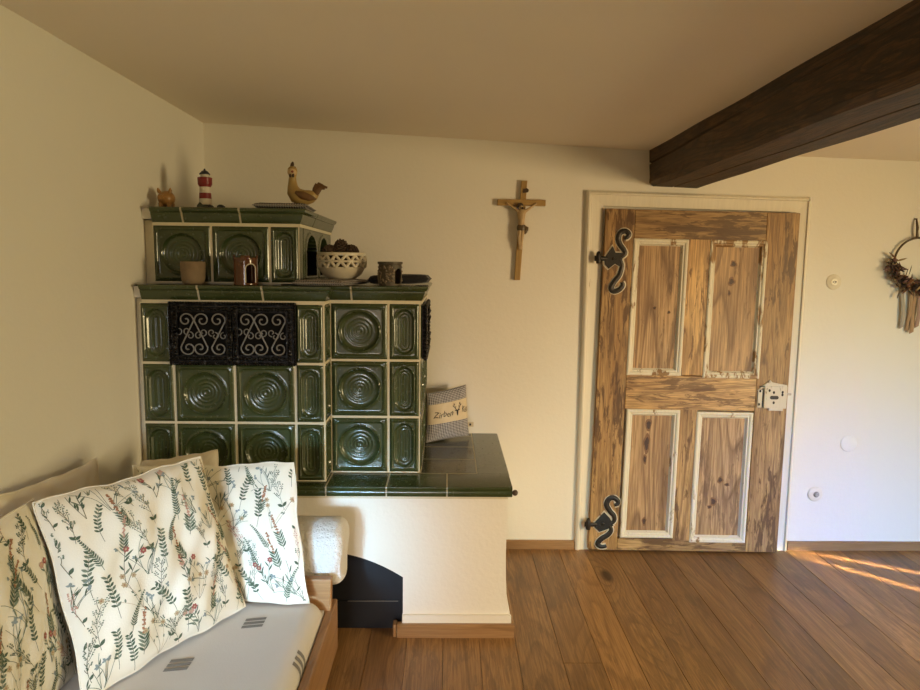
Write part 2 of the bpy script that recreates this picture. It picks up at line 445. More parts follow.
# old beam under the ceiling with drying cracks
def beam():
    mb = MB(); x0, x1, zb = 1.012, 1.288, 1.908
    st = 70; rings = []
    rnd = random.Random(4)
    for i in range(st + 1):
        y = YF + (YB - YF) * i / st
        j = [(.004 * sin(y * 3.1 + k * 2.1) + .003 * sin(y * 8.3 + k)) for k in range(12)]
        c1 = .010 * max(0, sin(y * 1.7 + 1.0)) + .002; c2 = .012 + .008 * sin(y * 2.3); s2 = .03 * sin(y * .9)
        zt = zc(x0) + .02
        z1 = zb + .135 + .018 * sin(y * 1.3)
        xb = x0 + .125 + s2 * .4
        pts = [(x0 + j[0], zt), (x0 + j[1], z1 + .006), (x0 + c1 + .006, z1), (x0 + j[1], z1 - .005), (x0 + j[2] + .002, zb + .05), (x0 + j[3] + .004, zb + .022),
               (x0 + .022, zb + j[4] * .5 + .003), (xb - .006, zb + j[5] * .5), (xb, zb + c2), (xb + .005, zb + j[5] * .5), (x1 - .03, zb + j[6] * .4), (x1 - .005 + j[7], zb + .02), (x1 + j[8], zb + .1), (x1, zt)]
        rings.append([(p[0], y, p[1]) for p in pts])
    k = len(rings[0]); vs = [p for r in rings for p in r]
    mb.add(vs, [(i * k + a, i * k + (a + 1) % k, (i + 1) * k + (a + 1) % k, (i + 1) * k + a) for i in range(st) for a in range(k)], 0, False)
    mb.add(rings[-1], [tuple(range(k))]); mb.add(rings[0], [tuple(range(k))])
    return tag(mb.build('ceiling_beam', BEAMW), 'dark old hewn timber beam under the ceiling', 'beam', kind='structure')
beam()

# ------------------------------------------------------------------ door
def dmap(x, z, y=0.0):
    """door leaf: slightly racked, its lock side standing out a little; y = distance in front of the leaf's back"""
    k = 1 - z / 1.79
    x = .792 + (x - .80) * .976; z = 1.5 - (1.5 - z) * .996
    return (x - .030 * k * (1 - (x - .80)), 3.470 - .026 * (x - .80) - y, z - .012 * (x - .8) * (z / 1.79))
def dprism(mb, pts, y0, y1, m=0):
    n = len(pts); vs = [dmap(p[0], p[1], y0) for p in pts] + [dmap(p[0], p[1], y1) for p in pts]
    mb.add(vs, [tuple(range(n)), tuple(range(2 * n - 1, n - 1, -1))] + [(i, (i + 1) % n, n + (i + 1) % n, n + i) for i in range(n)], m)
def drect(mb, x0, x1, z0, z1, y0, y1, m=0): dprism(mb, [(x0, z0), (x1, z0), (x1, z1), (x0, z1)], y0, y1, m)

door = empty('door_1', (.8, 3.47, 0), 'old stripped pine four-panel door with chipped white mouldings', 'door', kind='structure')
def dpart(name, mat, *rects, y=(0, .03)):
    mb = MB()
    for r in rects: drect(mb, *r, *y)
    return mb.build(name, mat, door, bevel=.002)
dpart('stile', DOORZ, (.800, .950, .004, 1.797))
dpart('stile', DOORZ, (1.628, 1.795, .004, 1.797))
dpart('muntin', DOORZ, (1.238, 1.332, .06, .775))
dpart('muntin', DOORZ, (1.232, 1.345, .955, 1.655))
dpart('rail', DOORX, (.951, 1.627, 1.652, 1.797))
dpart('rail', DOORX, (.951, 1.627, .772, .952))
dpart('rail', DOORX, (.951, 1.627, .004, .068))
PAN = [(.949, 1.232, .952, 1.652, MOULD, 'panel with a white painted border'), (1.345, 1.638, .945, 1.654, MOULDW, 'panel whose border paint is worn off on the right'),
       (.962, 1.240, .075, .772, MOULD, None), (1.328, 1.622, .055, .765, MOULD, None)]
KNOT1 = plain('knot_rim', (.20, .095, .035), .5, .5, 160); KNOT2 = plain('knot_heart', (.065, .028, .012), .5, .6, 160)
KN = [(1.475, 1.535, .017, .020), (1.470, 1.445, .018, .022), (1.462, 1.385, .009, .016), (1.085, .685, .016, .040), (1.080, .585, .018, .050), (1.075, .50, .010, .03), (1.478, .395, .016, .018), (1.515, .37, .014, .009), (1.448, .275, .017, .028), (1.43, .245, .012, .012),
      (1.08, 1.30, .010, .012), (1.155, 1.28, .008, .010), (1.09, .16, .012, .022)]
for x0, x1, z0, z1, mm, lab in PAN:
    w = .036
    mb = MB(); drect(mb, x0 + w - .004, x1 - w + .004, z0 + w - .004, z1 - w + .004, 0, .016)
    for kx, kz, rx, rz in KN:
        if x0 < kx < x1 and z0 < kz < z1:
            for q, (sc_, h_, mi) in enumerate(((1.0, .0163, 1), (.62, .0166, 2))):
                dprism(mb, [(kx + rx * sc_ * (1 + .22 * sin(3 * t + kx * 40)) * cos(t), kz + rz * sc_ * (1 + .18 * sin(2 * t + kz * 30)) * sin(t)) for t in [2 * PI * i / 22 for i in range(22)]], .015, h_, mi)
    p = mb.build('panel', [DOORP, KNOT1, KNOT2], door)
    mb = MB()
    prof = [(0, .0), (0, .033), (.006, .037), (.014, .036), (.020, .030), (.026, .030), (.033, .018), (w, .015), (w, 0)]
    cor = [(x0, z0, 1, 1), (x1, z0, -1, 1), (x1, z1, -1, -1), (x0, z1, 1, -1)]
    vs = [dmap(cx + sx * o, cz + sz * o, h) for cx, cz, sx, sz in cor for o, h in prof]; k = len(prof)
    mb.add(vs, [(i * k + j, ((i + 1) % 4) * k + j, ((i + 1) % 4) * k + (j + 1) % k, i * k + (j + 1) % k) for i in range(4) for j in range(k)])
    mb.build('panel_moulding', mm, door)

# hinge outlines are given in metres on the door's face: x, z
def stroke(mb, pts, wid, y0, y1, m=0):
    n = len(pts); L = []; R = []
    for i, p in enumerate(pts):
        a = Vector(pts[min(i + 1, n - 1)]) - Vector(pts[max(i - 1, 0)]); a.normalize(); nn = Vector((-a.y, a.x))
        w = wid[i] if isinstance(wid, (list, tuple)) else wid
        L.append(Vector(p) + nn * w); R.append(Vector(p) - nn * w)
    vs = [dmap(p.x, p.y, y1) for p in L] + [dmap(p.x, p.y, y1) for p in R] + [dmap(p.x, p.y, y0) for p in L] + [dmap(p.x, p.y, y0) for p in R] + [dmap(p[0], p[1], y1 + .0025) for p in pts]
    fs = []
    for i in range(n - 1):
        fs += [(i, i + 1, 4 * n + i + 1, 4 * n + i), (4 * n + i, 4 * n + i + 1, n + i + 1, n + i), (i, 2 * n + i, 2 * n + i + 1, i + 1), (n + i, n + i + 1, 3 * n + i + 1, 3 * n + i)]
    fs += [(0, 4 * n, n, 3 * n, 2 * n), (n - 1, 3 * n - 1, 4 * n - 1, 2 * n - 1, 5 * n - 1)]
    mb.add(vs, fs, m)
def dense(pts, k=4):
    P = [Vector(p) for p in pts]; out = []
    for i in range(len(P) - 1):
        p0, p1, p2, p3 = P[max(i - 1, 0)], P[i], P[i + 1], P[min(i + 2, len(P) - 1)]
        for j in range(k):
            t = j / k
            out.append(tuple(.5 * ((2 * p1) + (p2 - p0) * t + (2 * p0 - 5 * p1 + 4 * p2 - p3) * t * t + (3 * p1 - p0 - 3 * p2 + p3) * t ** 3)))
    out.append(tuple(P[-1])); return out
def hinge(cx, cz, scroll, body, knuckle, label):
    S = .00515  # metres per unit
    f = lambda p: (cx + p[0] * S, cz - p[1] * S)
    top, bot = [dense([f(p) for p in s]) for s in scroll]
    B = [f(p) for p in body]
    pb = MB(); c = Vector((sum(p[0] for p in B) / len(B), sum(p[1] for p in B) / len(B)))
    for s in (top, bot): stroke(pb, s, .0175, .0300, .0312)
    dprism(pb, [tuple(c + (Vector(p) - c) * 1.16) for p in B], .0300, .0311)
    pb.build('paint_residue', LOCKP, door)
    mb = MB()
    n = len(top)
    for s in (top, bot): stroke(mb, s, [.0085 + .0055 * sin(PI * i / (len(s) - 1)) for i in range(len(s))], .0305, .0355)
    dprism(mb, B, .0305, .0365)
    h = tag(mb.build('hinge', HINGEMETAL, door, bevel=.001), label)
    r = MB(); kx, kz = f(knuckle)
    p0 = dmap(kx, kz, .04)
    r.lathe([(0, -.026), (.011, -.026), (.013, -.018), (.013, .018), (.011, .026), (.006, .034), (0, .036)], p0, 14)
    q = dmap(*f((knuckle[0] + 9, knuckle[1])), .034)
    r.tube([(p0[0], p0[1], p0[2]), q], [.013, .010], 8, flat=.6)
    r.tube([(p0[0] - .018, p0[1] + .006, p0[2]), (p0[0], p0[1], p0[2])], [.014, .012], 8, flat=.6)
    r.build('hinge_knuckle', HINGEMETAL, h)
    mb = MB(); b = dmap(*f((body[0][0] + 9, body[0][1])), .038); mb.ell(b, (.007, .004, .007), 10, 6); mb.build('rivet', HINGEMETAL, h)
# units: photo pixels relative to the hinge centre
hinge(.858, 1.563, [[(8, -17.5), (10.5, -18), (12.5, -21), (9, -24), (4, -22.5), (2, -17), (4, -11), (8, -6), (9.5, -2), (5, 2)],
                    [(5, 4), (7, 10), (5, 19), (0, 26), (-2.5, 32), (0.5, 35), (6, 33), (9, 29), (8, 26)]],
      [(-11, 3), (-3, -9), (0, -3), (10, -3), (7, 3), (6, 11), (0, 8), (-6, 13), (-10, 9)], (-17, 3), 'black wrought iron hinge at the top')
hinge(.893, .172, [[(6, -16), (9, -17), (9.5, -20), (5, -23.5), (0, -22), (-2, -16), (2, -9), (6, -4.5), (6.5, 1), (2, 5)],
                   [(2, 6), (4, 11), (1, 16), (-6, 21), (-9, 26), (-5, 29), (0, 28)]],
      [(-14, 4), (-4, -8), (2, -2), (6, 6), (0, 10), (-8, 13), (-13, 8)], (-20, 5), 'black wrought iron hinge at the bottom')

_dm = dmap
def dmap(x, z, y=0.0): return _dm(x - .004, z - .044, y)
mb = MB(); dprism(mb, [(1.445, .792), (1.452, .806), (1.475, .812), (1.487, .800), (1.505, .798), (1.512, .786), (1.49, .782), (1.462, .786)], .030, .0308); mb.build('paint_residue', LOCKP, door)
# lock
mb = MB(); drect(mb, 1.672, 1.790, .835, .952, .030, .042)
lk = tag(mb.build('lock', LOCKP, door, bevel=.003), 'old white painted rim lock')
mb = MB(); dprism(mb, [(1.640, .930), (1.668, .955), (1.70, .985), (1.712, .972), (1.79, .958), (1.79, .942), (1.668, .945), (1.640, .925)], .030, .0375)
drect(mb, 1.642, 1.664, .838, .932, .030, .036); drect(mb, 1.70, 1.772, .824, .836, .030, .043); mb.build('lock_backplate', LOCKP, lk, bevel=.001)
mb = MB(); drect(mb, 1.664, 1.673, .842, .935, .030, .032); drect(mb, 1.645, 1.675, .948, .953, .036, .040); mb.build('lock_edge', HINGEMETAL, lk)
mb = MB()
pts = [(1.722 + .021 * cos(a) * (1 if cos(a) < 0 else 1.15), .893 + .011 * sin(a) + .002 * sin(3 * a)) for a in [2 * PI * i / 16 for i in range(16)]]
dprism(mb, pts, .042, .0435); mb.build('keyhole', HINGEMETAL, lk)
for (sx, sz) in ((1.720, .920), (1.722, .866), (1.697, .930), (1.765, .922), (1.765, .908), (1.652, .925), (1.650, .855)):
    mb = MB(); mb.ell(dmap(sx, sz, .0425 if sx > 1.67 else .036), (.006, .003, .0075), 10, 6); mb.build('screw', HINGEMETAL, lk)
mb = MB(); drect(mb, 1.790, 1.812, .906, .917, .033, .041); mb.build('latch_bolt', STEEL, lk, bevel=.001)

dmap = _dm

# white door casing
def casing():
    mb = MB()
    prof = [(.0, 0), (.0, .018), (.010, .026), (.018, .026), (.022, .018), (.034, .016), (.085, .012), (.090, .002), (.090, 0)]
    yb = YB
    for (xo, sgn, sc_) in ((.695, 1, 1.0), (1.838, -1, .80)):
        pts = [(xo + sgn * o * sc_, yb - h) for o, h in prof]
        mb.prism(pts, 0, 1.885 if sgn > 0 else 1.868, 0, 'z')
    pts = [(yb - h, 1.885 - o * .85) for o, h in prof]
    n = len(pts)
    vs = [(.695 + (1.885 - z) / .85, y, z) for y, z in pts] + [(1.838 - (1.885 - z) * .45, y, z - .02) for y, z in pts]
    mb.add(vs, [tuple(range(n)), tuple(range(2 * n - 1, n - 1, -1))] + [(i, (i + 1) % n, n + (i + 1) % n, n + i) for i in range(n)])
    return tag(mb.build('trim_1', TRIMW), 'white painted wooden door frame', 'door frame', kind='structure')
casing()

# ------------------------------------------------------------------ tiled stove
stove = empty('tiled_stove', (-.55, 3.0, 0), 'green tiled stove with two tiers, iron oven doors and a bench on white plaster', 'stove')
def square_h(a):
    R = .71 * a; b = .87 * a; rr = .018
    def h(x, y):
        dE = a - max(abs(x), abs(y)); z = .006 * smooth01(dE / .007)
        qx, qy = max(abs(x) - b + rr, 0), max(abs(y) - b + rr, 0)
        q = math.hypot(qx, qy) - rr if (qx > 0 or qy > 0) else max(abs(x), abs(y)) - b
        z += .0028 * math.exp(-(q / .0035) ** 2) - .0025 * smooth01(-q / .006)
        r = math.hypot(x, y)
        z += .0045 * math.exp(-((r - R) / .005) ** 2)
        if r < R:
            z -= .017 * math.sqrt(max(0, 1 - (r / R) ** 2)) ** .8
            for ri, amp, w in ((.66 * R, .0030, .0045), (.47 * R, .0034, .004), (.30 * R, .003, .0036), (.14 * R, .003, .003)): z += amp * math.exp(-((r - ri) / w) ** 2)
        return z
    return h
def narrow_h(wa, ha):
    R = .62 * wa; Ls = ha * .80 - R; b = .85
    def h(x, y):
        dE = min(wa - abs(x), ha - abs(y)); z = .006 * smooth01(dE / .006)
        q = max(abs(x) - wa * .82, abs(y) - ha * .90)
        z += .0026 * math.exp(-(q / .003) ** 2) - .002 * smooth01(-q / .005)
        r = math.hypot(x, max(abs(y) - Ls, 0))
        z += .0038 * math.exp(-((r - R) / .004) ** 2)
        if r < R:
            z -= .013 * math.sqrt(max(0, 1 - (r / R) ** 2))
            for ri, amp, w in ((.60 * R, .0036, .0032), (.26 * R, .0036, .0028)): z += amp * math.exp(-((r - ri) / w) ** 2)
        return z
    return h
GROUTS = MB()
def tile(mb, o, ux, w, hgt, n, kind, gap=.0042, m=0):
    """o = lower corner on the grout plane, ux = along the wall, n = outward; rising in z"""
    o, ux, n = Vector(o), Vector(ux), Vector(n); wa, ha = w / 2 - gap, hgt / 2 - gap
    fn = square_h(min(wa, ha)) if kind == 's' else narrow_h(wa, ha)
    def f(u, v):
        x, y = (u * 2 - 1) * wa, (v * 2 - 1) * ha
        sc_ = fn(x, y) if kind == 'n' else fn(x * min(wa, ha) / wa, y * min(wa, ha) / ha)
        return o + ux * (w / 2 + x) + Vector((0, 0, hgt / 2 + y)) + n * sc_
    mb.grid(f, 60 if kind == 's' else 30, 60, m)
    # joint around the tile
    e = gap + .0006
    for a0, a1, b0, b1 in ((0, w, 0, e), (0, w, hgt - e, hgt), (0, e, e, hgt - e), (w - e, w, e, hgt - e)):
        vs = [o + ux * a + Vector((0, 0, b)) + n * d for d in (-.018, .0012) for b in (b0, b1) for a in (a0, a1)]
        GROUTS.add(vs, [(4, 5, 7, 6), (0, 2, 3, 1), (0, 1, 5, 4), (2, 6, 7, 3), (0, 4, 6, 2), (1, 3, 7, 5)])

Z0, RP = .632, .2385
FY, RY = 2.655, 2.78      # left front face, right front face
core = MB()
core.box(-1.19, -.503, FY + .017, YB - .002, Z0, 1.365); core.box(-.52, -.129, RY + .017, YB - .002, Z0, 1.365)
core.box(-1.176, -.675, 2.767, YB - .002, 1.36, 1.68)
core.box(-1.176, -.601, 2.767, 2.82, 1.65, 1.68); core.box(-.68, -.601, 2.767, YB - .002, 1.648, 1.68)
core.box(-1.2195, -1.188, FY + .02, YB - .002, .62, 1.362); core.box(-1.2195, -1.172, 2.775, YB - .002, 1.41, 1.668)
core.box(-1.2195, -1.18, FY + .002, YB - .002, 1.364, 1.408, 1); core.box(-1.2195, -1.17, 2.755, YB - .002, 1.672, 1.714, 1)
core.build('mortar_core', [GROUT, PLASTER], stove, bevel=.003)
lt = MB(); nf = (0, -1, 0); ex = (1, 0, 0)
XLn = [(-1.199, .126, 'n'), (-1.073, .2375, 's'), (-.8355, .2375, 's'), (-.598, .116, 'n')]
for r in range(3):
    for x, w, k in XLn:
        if r == 2 and k == 's': continue
        tile(lt, (x, FY, Z0 + r * RP), ex, w, RP, nf, k)
    tile(lt, (-.482, RY, Z0 + r * RP), ex, .240, RP, nf, 's')
    tile(lt, (-.242, RY, Z0 + r * RP), ex, .131, RP, nf, 'n')
    # return faces
    tile(lt, (-.486, FY - .002, Z0 + r * RP), (0, 1, 0), .125, RP, (1, 0, 0), 'n')
    for j in range(3): tile(lt, (-.112, RY + .01 + j * .232, Z0 + r * RP), (0, 1, 0), .230, RP, (1, 0, 0), 's')
lt.build('lower_tiles', GLAZE, stove, fix=False)
ut = MB()
for x, w, k in ((-1.178, .2325, 's'), (-.9455, .2325, 's'), (-.713, .118, 'n')): tile(ut, (x, 2.75, 1.421), ex, w, .230, nf, k)
# side of the upper tier: a corner strip and two arched warming niches
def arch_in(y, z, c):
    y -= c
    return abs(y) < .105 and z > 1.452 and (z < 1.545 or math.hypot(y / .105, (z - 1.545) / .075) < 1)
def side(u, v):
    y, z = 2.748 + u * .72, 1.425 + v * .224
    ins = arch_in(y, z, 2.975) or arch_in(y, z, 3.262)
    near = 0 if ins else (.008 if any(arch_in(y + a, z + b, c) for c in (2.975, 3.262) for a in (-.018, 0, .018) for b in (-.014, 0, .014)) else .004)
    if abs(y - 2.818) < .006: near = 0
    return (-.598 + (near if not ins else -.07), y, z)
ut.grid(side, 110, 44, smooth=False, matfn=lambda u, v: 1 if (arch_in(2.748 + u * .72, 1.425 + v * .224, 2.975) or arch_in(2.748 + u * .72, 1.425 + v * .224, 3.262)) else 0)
ut.build('upper_tiles', [GLAZE, DEADBLACK], stove, fix=False)
GROUTS.build('tile_joints', GROUT, stove, fix=False)

def cornice(name, path, z0, z1, cuts):
    H = z1 - z0
    prof = [(-.03, z0), (.000, z0), (.004, z0 + .04 * H), (.014, z0 + .28 * H), (.021, z0 + .50 * H), (.024, z0 + .60 * H), (.0225, z0 + .655 * H), (.030, z0 + .70 * H), (.037, z0 + .80 * H), (.040, z0 + .90 * H), (.0385, z0 + .97 * H), (.034, z1), (-.03, z1)]
    prof = [(o * .76 if o > 0 else o, z) for o, z in prof]
    mb = MB(); g = .0042
    L = sum((Vector(path[i + 1]) - Vector(path[i])).length for i in range(len(path) - 1))
    cs = [0] + cuts + [L]
    for a, b in zip(cs, cs[1:]): sweep(mb, path, prof, a + (g if a else 0), b - (g if b < L else 0))
    c = mb.build(name, GLAZE, stove, fix=False)
    mb = MB(); sweep(mb, path, [(o - .003 if o > 0 else o, z if o <= 0 else z) for o, z in prof[:-1]] + [(.03, z1 - .003), (-.03, z1 - .003)], .002, L - .002)
    sweep(mb, path, [(-.02, z0 - .0105), (.005, z0 - .0105), (.006, z0 + .002), (-.02, z0 + .002)], .002, L - .002, smooth=False)
    mb.build('cornice_grout', GROUT, c, fix=False); return c
cornice('lower_cornice', [(-1.188, FY), (-.483, FY), (-.483, RY), (-.110, RY), (-.110, YB - .003)], 1.355, 1.4155, [.223, .470, .826 + .095, 1.203 + .20, 1.203 + .45])
cornice('upper_cornice', [(-1.176, 2.75), (-.595, 2.75), (-.595, YB - .003)], 1.657, 1.718, [.122, .350, .581 + .24])
mb = MB(); mb.prism([(-1.215, FY + .01), (-.49, FY + .01), (-.49, RY + .01), (-.118, RY + .01), (-.118, YB - .003), (-1.215, YB - .003)], 1.38, 1.4145, 0, 'z')
mb.prism([(-1.2, 2.76), (-.602, 2.76), (-.602, YB - .003), (-1.2, YB - .003)], 1.68, 1.7165, 0, 'z')
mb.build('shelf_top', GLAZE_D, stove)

# iron oven doors
def spiral(c, r0, r1, a0, a1, n=22): return [(c[0] + (r0 + (r1 - r0) * i / n) * cos(a0 + (a1 - a0) * i / n), c[1] + (r0 + (r1 - r0) * i / n) * sin(a0 + (a1 - a0) * i / n)) for i in range(n + 1)]
def sscroll(T, B, side, r=.0165):
    """S of two spirals joined by a slanting bar; side=+1 leaves the top spiral on its right"""
    if side > 0:
        t = spiral(T, .004, r, 2.6 * PI + .0, 0.25 - .35, 26); b = spiral(B, r, .004, PI - .1, PI + 2.6 * PI, 26)
    else:
        t = spiral(T, .004, r, PI - 2.6 * PI, PI + .1, 26); b = spiral(B, r, .004, .1, -2.6 * PI, 26)
    return t + b
YD = FY - .018
mb = MB()
fx0, fx1, fz0, fz1 = -1.080, -.590, 1.105, 1.350
def ring_frame(mb, x0, x1, z0, z1, w, ya, yb, m=0):
    mb.box(x0, x1, ya, yb, z0, z0 + w, m); mb.box(x0, x1, ya, yb, z1 - w, z1, m); mb.box(x0, x0 + w, ya, yb, z0 + w, z1 - w, m); mb.box(x1 - w, x1, ya, yb, z0 + w, z1 - w, m)
ring_frame(mb, fx0, fx1, fz0, fz1, .016, YD - .004, FY + .004)
# hammered border of little leaves
for k in range(46):
    x = fx0 + .006 + (fx1 - fx0 - .012) * k / 45
    for z in (fz0 + .004, fz1 - .004): mb.ell((x, YD - .004, z), (.0065, .004, .006), 6, 4)
for k in range(22):
    z = fz0 + .008 + (fz1 - fz0 - .016) * k / 21
    for x in (fx0 + .004, fx1 - .004): mb.ell((x, YD - .004, z), (.006, .004, .0065), 6, 4)
of = mb.build('oven_door_frame', IRON, stove, fix=False)
for di, dx in enumerate((-1.064, -.832)):
    w, z0, z1 = .226, fz0 + .018, fz1 - .018
    mb = MB(); ring_frame(mb, dx, dx + w, z0, z1, .021, YD - .010, YD + .006)
    rr = random.Random(3 + di)
    for k in range(64):
        t = k / 64 * 4; s = t % 1
        p = [(dx + s * w, z0 + .008), (dx + w - .008, z0 + s * (z1 - z0)), (dx + w - s * w, z1 - .008), (dx + .008, z1 - s * (z1 - z0))][int(t)]
        mb.ell((p[0], YD - .010, p[1]), (.008 + rr.uniform(-.002, .002), .0045, .007 + rr.uniform(-.002, .002)), 7, 5)
    dd = mb.build('oven_door', IRON, stove, fix=False)
    mb = MB(); mb.box(dx + .015, dx + w - .015, YD + .002, YD + .006, z0 + .015, z1 - .015); mb.build('back_plate', DEADBLACK, dd)
    gx0, gz1 = dx + .022, z1 - .022; S = .182 / 280
    f = lambda p: (gx0 + p[0] * S, gz1 - p[1] * S * .93)
    gm = MB()
    for T, B, sd in (((44, 50), (56, 230), 1), ((140, 50), (124, 230), -1), ((232, 50), (240, 230), 1)):
        pts = sscroll(f(T), f(B), sd, .0300)
        # keep the slant: upper spiral ends at its side, the lower begins at the opposite one
        gm.tube([(p[0], YD - .004, p[1]) for p in pts], .0031, 6, flat=.8)
    for cxy, fl_ in (((24, 120), 1), ((92, 150), -1), ((170, 128), 1), ((240, 152), -1)):
        c = f(cxy)
        for s in (-1, 1):
            pts = [(c[0] + s * (.011 + p[0]), c[1] + p[1] * fl_) for p in spiral((0, 0), .003, .0095, -PI * 1.6, PI * .55, 16)]
            pts = [(c[0] + s * (.0165 + (.004 + .011 * i / 16) * cos(-.4 * PI + 1.9 * PI * i / 16 * 1.0)), c[1] + fl_ * (.004 + .011 * i / 16) * sin(-.4 * PI + 1.9 * PI * i / 16)) for i in range(17)]
            gm.tube([(p[0], YD - .003, p[1]) for p in pts], .0024, 6, flat=.8)
    gm.build('scroll_grille', IRONWIRE, dd, fix=False)
mb = MB(); mb.tube([(-.835, YD - .016, 1.235), (-.835, YD - .022, 1.225), (-.835, YD - .016, 1.195)], [.006, .008, .005], 8); mb.build('door_latch', IRON, stove)
mb = MB(); mb.tube([(-1.062, YD - .012, 1.24), (-1.055, YD - .02, 1.24), (-1.040, YD - .018, 1.242)], [.006, .009, .004], 8); mb.build('door_catch', IRON, stove)

# black ornamental air grille on the right flank
mb = MB(); X = -.1085 + .008
ring = [(2.80, 1.12), (3.22, 1.12), (3.22, 1.33), (2.80, 1.33)]
mb.box(X - .006, X + .008, 2.80, 3.22, 1.115, 1.335)
for k in range(26):
    y = 2.80 + .42 * k / 25
    for z in (1.118, 1.332): mb.ell((X + .010, y, z), (.010, .011, .012), 6, 5)
for k in range(14):
    z = 1.118 + .214 * k / 13
    for y in (2.80, 3.22): mb.ell((X + .010, y, z), (.010, .012, .011), 6, 5)
for k in range(5):
    y = 2.85 + k * .08
    for z, s in ((1.18, 1), (1.27, -1)):
        pts = spiral((y, z), .006, .032, 0, s * 2.3 * PI, 24); mb.tube([(X + .014 + .006 * sin(i * .5), p[0], p[1]) for i, p in enumerate(pts)], .005, 6)
mb.build('air_grille', IRON, stove, fix=False)

# bench: tiles on a bed of grout, moulded nosing along the front and right edges
BX = .268; BYF = 2.60
mb = MB(); mb.box(-1.215, BX - .018, BYF + .018, YB - .002, .575, .6284); mb.build('bench_bed', GROUT, stove)
mb = MB(); g = .0027
def flat_tile(x0, x1, y0, y1, m=0): mb.box(x0 + g, x1 - g, y0 + g, y1 - g, .61, .629, m)
ys = [2.783, 2.995, 3.205, 3.415, YB - .003]
for a, b in zip(ys, ys[1:]): flat_tile(-.108, .1325, a, b)
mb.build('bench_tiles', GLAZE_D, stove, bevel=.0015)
nose = [(-.18, .612), (-.18, .629), (-.006, .629), (-.001, .627), (.0, .621), (-.003, .617), (-.0045, .614), (-.001, .610), (0, .604), (-.001, .596), (-.005, .5885), (-.018, .588), (-.03, .60)]
mb = MB(); path = [(-1.21, BYF), (BX, BYF), (BX, YB - .003)]
cuts = [.24, .485, .735, .974, 1.215]
cs = [0] + cuts + [1.478]
for a, b in zip(cs, cs[1:]): sweep(mb, path, nose, a + (.003 if a else 0), b - .003)
cs = [1.478 + k for k in (.180, .295, .50, .705, .877)]
n2 = [(-.1345, .612), (-.1345, .629)] + nose[2:]
for a, b in zip(cs, cs[1:]): sweep(mb, path, n2, a + .0018, b - .0018)
mb.build('bench_nosing', GLAZE, stove, fix=False)
mb = MB(); sweep(mb, path, [(-.03, .612), (-.03, .6279), (-.007, .6279), (-.0025, .624), (-.006, .615), (-.0035, .606), (-.0045, .597), (-.018, .590)], .003, 1.478 + .876, smooth=False); mb.build('nosing_grout', GROUT, stove, fix=False)
mb = MB(); mb.ell((.276, 2.606, .606), (.012, .012, .012), 14, 10); mb.lathe([(.004, 0), (.004, .01)], (.264, 2.606, .606), 8, axis='x'); mb.build('corner_knob', DARKW, stove)

# white base with an arched opening
ax, ar, zs = -.49, .32, .245
NT_ = 28
def arch(w, dz): return [(-.50 + w * (1 - 2 * i / NT_), .352 + dz - .983 * (w * (1 - 2 * i / NT_)) ** 2) for i in range(NT_ + 1)]
arc = arch(.33, 0)
out = [(-1.212, .590), (.246, .590), (.246, .33), (.248, .24), (.252, .17), (.260, .115), (.268, .088), (.268, 0), (-.17, 0)] + arc + [(-.83, 0), (-1.212, 0)]
mb = MB(); mb.prism(out, 2.62, 2.70); mb.box(-1.212, .246, 2.70, YB - .002, .30, .590); mb.prism([(.0, .31), (.246, .33), (.248, .24), (.252, .17), (.260, .115), (.268, .088), (.268, 0), (0, 0)], 2.70, YB - .002)
mb.prism([(-.172, .055), (.272, .055), (.272, .084), (.266, .089), (-.172, .089)], 2.608, 2.622)
mb.build('plaster_base', PLASTER, stove)
mb = MB()
inner = arch(.345, .012)
mb.prism([(-.155, .0)] + inner + [(-.845, .0)], 2.668, 2.674)
nic = mb.build('fire_niche', BLACKMETAL, stove)
mb = MB(); ifr = arc
o2 = [(-.17, .0)] + ifr + [(-.83, .0)]; i2 = [(-.185, .012)] + arch(.315, -.015) + [(-.815, .012)]
n = len(o2); vs = [(p[0], 2.648, p[1]) for p in o2] + [(p[0], 2.648, p[1]) for p in i2] + [(p[0], 2.668, p[1]) for p in i2]
mb.add(vs, [(i, i + 1, n + i + 1, n + i) for i in range(n - 1)] + [(n + i, n + i + 1, 2 * n + i + 1, 2 * n + i) for i in range(n - 1)])
mb.box(-.815, -.185, 2.660, 2.668, .012, .122)
mb.build('niche_surround', BLACKMETAL, nic, fix=False)
mb = MB(); mb.box(-.40, -.192, 2.659, 2.662, .1205, .1235); mb.build('niche_lip', STEEL, nic)
mb = MB(); mb.prism([(2.592, .0), (2.620, .0), (2.620, .055), (2.597, .055), (2.592, .050)], -.192, .2845, 0, 'x'); mb.build('base_skirting', SKIRT, stove)
mb = MB(); mb.box(-.210, -.193, 2.594, 2.64, 0, .054); mb.build('skirting_end_cap', SKIRTY, stove, bevel=.005)
mb = MB(); mb.prism([(.268, .0), (.2845, .0), (.2845, .050), (.280, .055), (.268, .055)], 2.622, YB - .018, 0, 'y'); mb.build('base_skirting', SKIRTY, stove)

